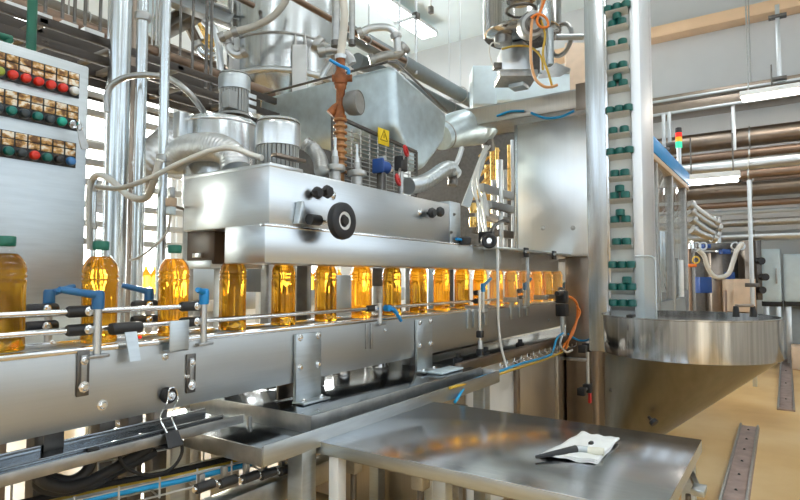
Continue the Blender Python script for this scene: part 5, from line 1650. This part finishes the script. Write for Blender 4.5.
# machine parts glimpsed between bottles
for (u0, v0, u1, v1, t, mat, lab) in ((176, 262, 218, 300, 2.6, 'steel', 'grey machine block glimpsed right of the third bottle'), (206, 268, 262, 292, 3.0, 'grey_paint', 'grey machine block glimpsed behind the fourth bottle'),
                                      (296, 258, 307, 330, 2.4, 'steel_dark', 'dark machine column glimpsed between the fifth and sixth bottles'), (372, 268, 384, 286, 2.9, 'steel_dark', 'dark block glimpsed behind the eighth bottle'),
                                      (336, 275, 352, 320, 3.6, 'steel', 'light machine block glimpsed beside the seventh bottle'), (405, 262, 411, 315, 3.4, 'light_blue_paint', 'pale upright panel glimpsed beside the ninth bottle'),
                                      (428, 262, 437, 315, 3.6, 'light_blue_paint', 'pale upright panel glimpsed beside the tenth bottle')):
    a = W((u0 + u1) / 2, v1, t=t)
    g = thing('machine_column', lab, 'machine', (a.x, a.y, 0))
    vbox(u0, v0, u1, v1, t, .12, 'head', mat, g)
    c_ = W((u0 + u1) / 2, v1, t=t + .06)
    MB().cyl((c_.x, c_.y, 0), (c_.x, c_.y, c_.z + .01), .03, 12).build('pedestal', 'steel_dull', g)

# ================================================================ LOWER LEFT: wire tray, hoses, cable coil
zw = .655
wa, wb = W(84, 499, Z=zw), W(272, 456, Z=zw)
wd = (wb - wa).normalized()
wn = Vector((-wd.y, wd.x, 0))
WL = (wb - wa).length
lw = thing('wire_tray', 'wire basket cable tray under the drain trough in the lower left', 'cable tray', (wa + wb) / 2)
def wp_(s_, n_, z_):
    return wa + wd * s_ + wn * n_ + Vector((0, 0, z_))
for n_, z_ in ((-.03, .012), (-.03, -.02), (.03, -.025), (.09, -.025), (.14, -.02), (.14, .03)):
    MB().tube([wp_(-.5, n_, z_), wp_(WL + .1, n_, z_)], .0024, 6).build('long_wire', 'steel', lw)
s_ = -.45
while s_ < WL + .1:
    MB().tube([wp_(s_, -.03, .02), wp_(s_, -.03, -.024), wp_(s_, .14, -.024), wp_(s_, .14, .035)], .0024, 6).build('cross_wire', 'steel', lw)
    s_ += .085
for s_ in (.1, .45):
    MB().beam(wp_(s_, .15, -.03), wp_(s_, .15, .075), .012, .012, .002).build('hanger', 'steel_dull', lw)
def tray_hose(n_, z_, r, mat, label, ext=.1, cat_='hose', name='blue_hose'):
    solo(MB().tube([wp_(-.5, n_, z_), wp_(.0, n_ + .004, z_ + .003), wp_(WL * .5, n_ - .003, z_), wp_(WL, n_ + .004, z_ + .003), wp_(WL + ext, n_ + .03, z_ + .006)], r, 10, 5), name, mat, label, cat_, None, 80)
tray_hose(.0, -.008, .0065, 'blue_hose', 'bright blue hose lying in the wire basket tray, lower left', .12)
tray_hose(.026, -.012, .0075, 'white_cable', 'white hose in the wire basket tray behind the blue one', .08, 'hose', 'white_hose')
tray_hose(.052, -.013, .006, 'yellow_cable', 'yellow cable in the wire basket tray', .07, 'cable', 'yellow_cable')
tray_hose(.085, -.012, .008, 'black_rubber', 'black hose along the back of the wire basket tray', .1, 'hose', 'black_hose')
# frame tube under it
q = W(330, 465, Y=1.12)
fr = thing('frame_tube', 'dark rectangular frame tube low behind the drip tray leg', 'frame', (.9, 1.12, q.z))
MB().box((-.4, 1.09, q.z - .03), (2.1, 1.15, q.z + .03), .006).build('tube', 'steel_dull', fr)
for x in (.05, 2.05):
    MB().box((x - .02, 1.10, 0), (x + .02, 1.14, q.z - .03), .003).build('leg', 'steel_dull', fr)
# small clamps/rollers under the tray
random.seed(9)
for k, u in enumerate((205, 228, 250, 268, 286)):
    q = W(u, 486 - (u - 205) * .2, Y=1.08)
    g = thing('chain_roller', 'dark roller fitting under the tray corner, ' + ordn(k) + ' from the left', 'roller', q, 'roller fittings under the drip tray')
    MB().cyl(q - Vector((.022, 0, 0)), q + Vector((.022, 0, 0)), .011, 16).build('roller', 'black_plastic', g)
    MB().cyl(q - Vector((.03, 0, 0)), q + Vector((.03, 0, 0)), .006, 10).build('axle', 'chrome', g)
    MB().box(q + Vector((-.007, .008, -.01)), q + Vector((.007, .02, max(.02, .684 - q.z))), .002).build('hanger', 'steel_dull', g)
# black cable coil hanging under the trough
Yc = 1.22
cpts = [W(150, 447, Y=Yc), W(125, 462, Y=Yc), W(95, 478, Y=Yc), W(70, 487, Y=Yc - .02), W(48, 484, Y=Yc - .03), W(38, 476, Y=Yc - .03), W(50, 478, Y=Yc), W(70, 481, Y=Yc), (W(85, 473, Y=Yc)), W(92, 460, Y=Yc), W(94, 448, Y=Yc)]
solo(MB().tube(cpts, .0115, 10, 6), 'black_hose', 'black_rubber', 'black hose hanging in a loop under the drain trough', 'hose', None, 80)
cp2 = [W(155, 452, Y=Yc + .03), W(120, 470, Y=Yc + .03), W(85, 487, Y=Yc + .01), W(55, 491, Y=Yc), W(38, 484, Y=Yc), W(45, 470, Y=Yc + .03), W(60, 460, Y=Yc + .04)]
solo(MB().tube(cp2, .0105, 10, 6), 'black_hose', 'black_rubber', 'second black hose looping lowest under the drain trough', 'hose', None, 80)
solo(MB().tube([W(181, 440, Y=1.2), W(182, 452, Y=1.2), W(176, 464, Y=1.2), (W(165, 472, Y=1.2)), W(148, 475, Y=1.2), W(130, 470, Y=1.2), W(120, 458, Y=1.2), W(121, 450, Y=1.2)], .004, 8, 6), 'thin_cable', 'black_rubber', 'thin black cable hanging in an arc right of the hose loop', 'cable', None, 80)

# pale frame of rails between the control cabinet and the tank, before the windows
pf = thing('pipe_railing', 'pale frame of horizontal rails and posts before the windows behind the upright pipes', 'railing', (W(140, 250, Y=4.2).x, 4.2, 0))
fa, fb_ = W(62, 200, Y=4.2).x, W(196, 200, Y=4.2).x
for v in (104, 121, 152, 168, 187, 208, 226, 243):
    z = W(130, v, Y=4.2).z
    MB().box((fa, 4.19, z - .025), (fb_, 4.24, z + .02), .004).build('rail', 'wall_grey', pf)
for u in (64, 194):
    x = W(u, 200, Y=4.25).x
    MB().box((x - .025, 4.245, 0), (x + .025, 4.29, W(130, 100, Y=4.2).z), .004).build('post', 'wall_grey', pf)
# ================================================================ RIGHT BACKGROUND
# machine enclosure with the blue strip
Ye = W(646, 140, X=3.9).y
ea, eb = W(646, 138, Y=Ye), W(688, 179, Y=Ye)
ex0, ex1 = 3.92, eb.x
ezt = eb.z + .0
en = thing('machine_enclosure', 'glazed steel machine enclosure with a blue top strip behind the tower', 'enclosure', ((ex0 + ex1) / 2, Ye + .4, 0))
zA, zB = W(646, 134, Y=Ye).z, W(646, 145, Y=Ye).z
ez = eb.z + .06
MB().box((ex0, Ye - .012, ez - .12), (ex1, Ye, ez - .01), .003).build('blue_strip', 'blue_bright', en)
MB().box((ex0, Ye - .006, ez - .16), (ex1, Ye + .04, ez - .12), .003).build('orange_strip', 'tan_paint', en)
MB().box((ex0, Ye, ez - .12), (ex1, Ye + .42, ez), .004).build('roof', 'steel_brown', en)
for u in (659, 674, 687):
    q = W(u, 230, Y=Ye)
    MB().box((q.x - .022, Ye, 0), (q.x + .022, Ye + .04, ez - .12), .003).build('post', 'steel_dull', en)
us = [648, 659, 674, 687]
for a, b_ in zip(us, us[1:]):
    xa, xb = W(a, 230, Y=Ye).x + .03, W(b_, 230, Y=Ye).x - .03
    MB().box((xa, Ye + .018, .95), (xb, Ye + .026, ez - .16), .001).build('glass_panel', 'acrylic', en)
    MB().box((xa, Ye + .01, .1), (xb, Ye + .03, .95), .002).build('lower_panel', 'steel_panel', en)
xa, xb = W(660, 230, Y=Ye).x, W(686, 230, Y=Ye).x
MB().box((ex0 + .1, Ye + .36, .1), (ex1 - .1, Ye + .42, 1.6), .01).build('inner_machine', 'steel_brown', en)
MB().cyl((xa + .2, Ye + .2, 1.1), (xa + .2, Ye + .2, 1.75), .10, 24).build('inner_drum', 'steel_mirror', en)
MB().cyl((xa + .8, Ye + .2, 1.0), (xa + .8, Ye + .2, 1.5), .13, 24).build('inner_drum', 'steel_mirror', en)
# stack light
q = W(679, 152, t=5.12)
q.z = ez
sl = thing('stack_light', 'slim signal tower light with red, amber and green sections', 'signal light', q)
MB().cyl((q.x, q.y, ez), (q.x, q.y, W(679, 147, t=5.12).z), .02, 12).build('stem', 'steel', sl)
for (v0, v1, mat, nm) in ((148, 141.5, 'stack_green', 'green_section'), (141.5, 137, 'stack_amber', 'amber_section'), (137, 132.5, 'stack_red', 'red_section'), (132.5, 127.5, 'black_plastic', 'black_top')):
    z0_, z1_ = W(679, v0, t=5.12).z, W(679, v1, t=5.12).z
    MB().lathe([(0, z0_), (.028, z0_), (.028, z1_ - .004), (.024, z1_), (0, z1_)], (q.x, q.y, 0), 20).build(nm, mat, sl)
# sloping guard sheet below the lamp (beside stack light)
qa_, qb_ = W(650, 118, t=5.4), W(684, 165, t=5.8)
# vertical hangers
for (u, v0, v1, t, w, lab) in ((777, 5, 80, 7.5, .05, 'steel hanger post between the orange beam and the pipe rack'), (733, 104, 181, 7.2, .045, 'steel hanger post above the short tube lamp'), (663.5, 115, 150, 6.8, .04, 'thin steel hanger left of the stack light, right one'),
                               (669, 112, 145, 6.8, .04, 'thin steel hanger just left of the stack light'), (749, 180, 285, 6.0, .04, 'thin steel upright post right of the hose loop')):
    a, b_ = W(u, v0, t=t), W(u, v1, t=t)
    hp_ = thing('hanger_post', lab, 'hanger', (a.x, a.y, b_.z), 'hangers of the overhead pipe rack')
    MB().box((a.x - w / 2, a.y - w / 2, b_.z if u != 749 else 0), (a.x + w / 2, a.y + w / 2, a.z), .004).build('post', 'steel', hp_)
    MB().box((a.x - w, a.y - w * 1.6, b_.z - .02), (a.x + w, a.y + w * 1.6, b_.z + .02), .004).build('joint_plate', 'steel_dark', hp_)
    if u == 777:
        z = W(u, 17, t=t).z
        MB().box((a.x - w, a.y - .1, z - .02), (a.x + w, a.y + .1, z + .02), .004).build('joint_plate', 'steel_dark', hp_)
# cable tray under soffit
def ypipe(name, X, u, v, r, mat, label, y0=-5.0, y1=None, cat_='pipe', box=None):
    q = W(u, v, X=X)
    y1 = y1 if y1 is not None else 3.2
    root = thing(name, label, cat_, (X, (y0 + y1) / 2, q.z), 'overhead pipes along the back wall')
    if box:
        MB().box((X, y0, q.z - box[1] / 2), (X + box[0], y1, q.z + box[1] / 2), .006).build('channel', mat, root)
        MB().box((X - .02, y0, q.z - box[1] / 2 - .01), (X + .03, y1, q.z - box[1] / 2 + .02), .003).build('lip', 'steel', root)
    else:
        MB().cyl((X, y0, q.z), (X, y1, q.z), r, 24).build('tube', mat, root)
    for y in (-1.2, .35, 1.9):
        if y0 < y < y1:
            hg = MB().torus((X + (box[0] / 2 if box else 0), y, q.z), (r if not box else box[1] * .6) * 1.06, .012, (0, 1, 0), 28, 6).build('clamp_ring', 'steel_dull', root)
            if v in (89.5, 104):
                MB().cyl((X + box[0] / 2, y, q.z), (X + box[0] / 2, y, CEIL), .009, 8).build('hanger_rod', 'steel_dull', hg)
    return root


ypipe('pipe_rack', 9.0, 720, 89.5, 0, 'steel_brown', 'long dark channel under the grey wall panel at the top right', box=(.35, .07))
ypipe('pipe_rack', 8.2, 700, 104, 0, 'steel_brown', 'long brown channel directly above the warm tube lamp', box=(.4, .13))
ypipe('overhead_pipe', 8.4, 740, 138, .12, 'steel_brown', 'thick brown overhead pipe right of the stack light, the highest')
ypipe('overhead_pipe', 8.2, 740, 154, .055, 'copper_pipe', 'thin copper overhead pipe below the thickest one')
ypipe('overhead_pipe', 8.0, 740, 165, .08, 'steel', 'shiny overhead pipe level with the stack light foot')
ypipe('overhead_pipe', 7.8, 740, 175, .05, 'copper_pipe', 'thin copper overhead pipe just above the short tube lamp')
ypipe('overhead_pipe', 8.6, 740, 190, .10, 'steel_brown', 'wide brown overhead pipe just below the short tube lamp')
ypipe('overhead_pipe', 9.05, 760, 180, .06, 'copper_pipe', 'copper overhead pipe right of the short tube lamp')
ypipe('overhead_pipe', 8.3, 760, 203, .04, 'copper_pipe', 'dull copper overhead pipe, lowest of the brown bundle')
ypipe('overhead_pipe', 8.8, 760, 236, .07, 'steel', 'steel overhead pipe above the grey wall band', y1=1.6)
ypipe('overhead_pipe', 8.6, 760, 222, .05, 'steel_dull', 'dull steel pipe right above the hose loop', y1=1.6)
ypipe('overhead_pipe', 8.4, 760, 211, .03, 'grey_paint', 'thin grey pipe below the brown bundle', y1=1.6)
# bundle of slanted tubes
for k, (a, b_) in enumerate((((691, 205), (716, 222)), ((692, 212), (718, 228)), ((693, 220), (716, 235)), ((694, 230), (714, 238)))):
    spipe('slanted_tube', [a, ((a[0] + b_[0]) / 2, (a[1] + b_[1]) / 2 + 1), b_], 5.6, .034, 'steel_dull', ['uppermost', 'second', 'third', 'lowest'][k] + ' slanted steel tube in the bundle right of the enclosure', (0, 2), 'tube')
q = W(718, 225, t=7.7)
tp_ = thing('tube_header', 'upright steel header where the slanted tubes end', 'pipe', (q.x, q.y, 0))
MB().cyl((q.x, q.y, 0), (q.x, q.y, W(718, 210, t=7.7).z), .045, 16).build('tube', 'steel', tp_)
MB().lathe([(0, 0), (.06, 0), (.06, .02), (0, .02)], (q.x, q.y, 0), 16).build('base_flange', 'steel_dull', tp_)
# distant filler with hose loop
dm = thing('distant_machine', 'brown and blue distant filling machine behind the hopper tub', 'machine', W(730, 300, t=7.3) * 0 + Vector((W(730, 300, t=7.3).x, W(730, 300, t=7.3).y, 0)))
zf = lambda u, t: W(u, 330, t=t)
vbox(734, 279, 756, 312, 7.15, .35, 'front_cover', 'tan_paint', dm)
vbox(746, 240, 757, 364, 7.35, .15, 'column', 'steel_brown', dm)
vbox(712, 253, 724, 364, 7.40, .18, 'column', 'steel_brown', dm)
vbox(700, 277, 712, 293, 7.20, .12, 'blue_motor', 'blue_motor', dm)
vbox(696, 252, 745, 364, 7.55, .1, 'back_plate', 'steel_dark', dm)
vbox(697, 243, 740, 250, 7.30, .1, 'cross_beam', 'steel_dark', dm)
vbox(722, 249, 731, 254, 7.22, .08, 'blue_actuator', 'blue_motor', dm)
vbox(704, 244, 711, 248, 7.20, .08, 'blue_actuator', 'blue_motor', dm)
vbox(729, 272, 735, 279, 7.20, .1, 'blue_manifold', 'blue_motor', dm)
vbox(725, 290, 728, 364, 7.20, .03, 'thin_post', 'copper_pipe', dm)
vbox(757, 240, 762, 300, 7.30, .06, 'side_rail', 'steel_dark', dm)
for (u, v) in ((760, 261), (764, 277), (761, 290)):
    q = W(u, v, t=7.20)
    MB().lathe([(0, -.04), (.045, -.04), (.045, .04), (0, .04)], q, 18, -V_H).build('side_knob', 'black_plastic', dm)
for u in (697, 703, 735, 741):
    MB().torus(W(u, 246, t=7.20),   .045, .012, -V_H, 20, 6).build('pipe_clamp', 'steel', dm)
vbox(697, 335, 758, 364, 7.2, .45, 'plinth', 'steel_dull', dm)
q = W(690, 290, t=7.00)
pp = thing('sensor_post', 'thin copper coloured post with an orange connector right of the enclosure', 'post', (q.x, q.y, 0))
MB().cyl((q.x + .03, q.y, 0), (q.x + .03, q.y, W(692, 243, t=7.00).z), .02, 12).build('post', 'copper_pipe', pp)
MB().lathe([(0, -.045), (.038, -.045), (.038, .03), (.018, .06), (0, .06)], W(691.5, 245, t=7.00), 16).build('post_head', 'chrome', pp)
MB().cyl(W(687, 265.5, t=6.98), W(696, 265.5, t=6.98), .02, 12).build('orange_connector', 'orange_plastic', pp)
MB().torus(W(696, 260, t=6.96), .04, .01, -V_H, 20, 6).build('yellow_loop', 'yellow_cable', pp)
solo(MB().tube([W(698, 250, t=7.00), W(704, 256, t=7.00), W(708, 268, t=7.00), W(714, 276, t=7.00), W(722, 277, t=7.00), W(729, 273, t=7.00), W(733, 262, t=7.00), W(737, 250, t=7.05), W(742, 244, t=7.10)], .028, 12, 6), 'hanging_hose', 'cream_hose', 'cream hose hanging in a U loop before the distant machine', 'hose', None, 80)
# white twin panels on black back
wp = thing('drive_unit', 'pair of upright white covers on a dark drive unit inside the enclosure', 'drive', Vector((W(677, 300, t=4.9).x, W(677, 300, t=4.9).y, 0)))
vbox(671, 260, 676, 296, 4.85, .04, 'white_cover', 'white_paint', wp)
vbox(679, 260, 684, 297, 4.85, .04, 'white_cover', 'white_paint', wp)
vbox(676, 258, 679, 297, 4.87, .05, 'centre_rail', 'steel_dark', wp)
vbox(668, 290, 690, 406, 4.95, .1, 'pedestal', 'steel_dark', wp)
# white cabinets far right
for (u0, u1, v0, lab) in ((762, 783, 249, 'tall pale cabinet against the back wall, nearest the distant machine'), (784, 812, 254, 'pale cabinet at the right edge against the back wall')):
    t = 7.3
    a, b_ = W(u0, 310, X=9.0), W(u1, 310, X=9.0)
    z1_ = W(u0, v0, X=9.0).z
    wc = thing('white_cabinet', lab, 'cabinet', (9.2, (a.y + b_.y) / 2, 0), 'pale cabinets by the back wall')
    zl = W(u0, 303, X=9.0).z
    MB().box((9.0, b_.y + .01, zl + .02), (9.4, a.y - .01, z1_), .01).build('body', 'light_blue_paint', wc)
    MB().box((8.98, b_.y + .03, zl + .05), (9.0, a.y - .03, z1_ - .03), .004).build('door', 'light_blue_paint', wc)
    MB().box((8.95, b_.y + .05, (zl + z1_) / 2 - .1), (8.97, b_.y + .07, (zl + z1_) / 2 + .1), .003).box((8.96, b_.y + .055, (zl + z1_) / 2 - .01), (8.985, b_.y + .065, (zl + z1_) / 2 + .01), .001).build('handle', 'steel_dull', wc)
    MB().box((8.99, b_.y, zl - .04), (9.4, a.y, zl + .02), .003).build('base_strip', 'black_rubber', wc)
    for yy in (a.y - .05, b_.y + .05):
        MB().box((9.02, yy - .03, 0), (9.08, yy + .03, zl - .04), .003).build('leg', 'steel', wc)
    MB().box((9.3, b_.y, .1), (9.36, a.y, zl - .04), .003).build('back_panel', 'grey_paint', wc)
# yellow crate low at right edge
q = W(796, 347, X=8.6)
solo(MB().box((8.5, q.y - .25, 0), (8.9, q.y + .05, .28), .01), 'floor_crate', 'tan_paint', 'tan box on the floor at the right edge by the pale cabinet', 'box')

# ================================================================ LIGHT
w = bpy.data.worlds.new('world')
SC.world = w
w.use_nodes = True
nt = w.node_tree
bg = nt.nodes['Background']
tc = nt.nodes.new('ShaderNodeTexCoord')
SUN = Vector((.585, .92, .17)).normalized()
dp = nt.nodes.new('ShaderNodeVectorMath')
dp.operation = 'DOT_PRODUCT'
dp.inputs[1].default_value = SUN
nt.links.new(tc.outputs['Generated'], dp.inputs[0])
mr = nt.nodes.new('ShaderNodeMapRange')
mr.inputs['From Min'].default_value = -1
mr.inputs['From Max'].default_value = 1
nt.links.new(dp.outputs['Value'], mr.inputs['Value'])
# hazy sky, several times brighter around the low sun than behind the camera
r = ramp(nt, mr.outputs['Result'], [(0.0, (.15, .165, .18)), (0.45, (.18, .20, .22)), (0.75, (.80, .83, .84)), (1.0, (1.0, .98, .92))])
nt.links.new(r.outputs['Color'], bg.inputs['Color'])
bg.inputs['Strength'].default_value = 12.0
sd = bpy.data.lights.new('sun', 'SUN')
sd.energy = 14.0
sd.angle = math.radians(4)
sd.color = (1.0, .90, .72)
so = bpy.data.objects.new('sun', sd)
COL.objects.link(so)
so.rotation_euler = (-SUN).to_track_quat('-Z', 'Y').to_euler()
so.location = SUN * 20

SC.view_settings.view_transform = 'Standard'
SC.view_settings.look = 'None'
SC.view_settings.exposure = -0.1
SC.view_settings.gamma = 1.0
SC.view_settings.use_curve_mapping = False
try:
    SC.cycles.use_denoising = True
    SC.cycles.denoiser = 'OPENIMAGEDENOISE'
    SC.cycles.max_bounces = 14
    SC.cycles.diffuse_bounces = 5
    SC.cycles.glossy_bounces = 6
    SC.cycles.transmission_bounces = 12
    SC.cycles.transparent_max_bounces = 16
    SC.cycles.sample_clamp_indirect = 8.0
    SC.cycles.caustics_reflective = False
except Exception:
    pass
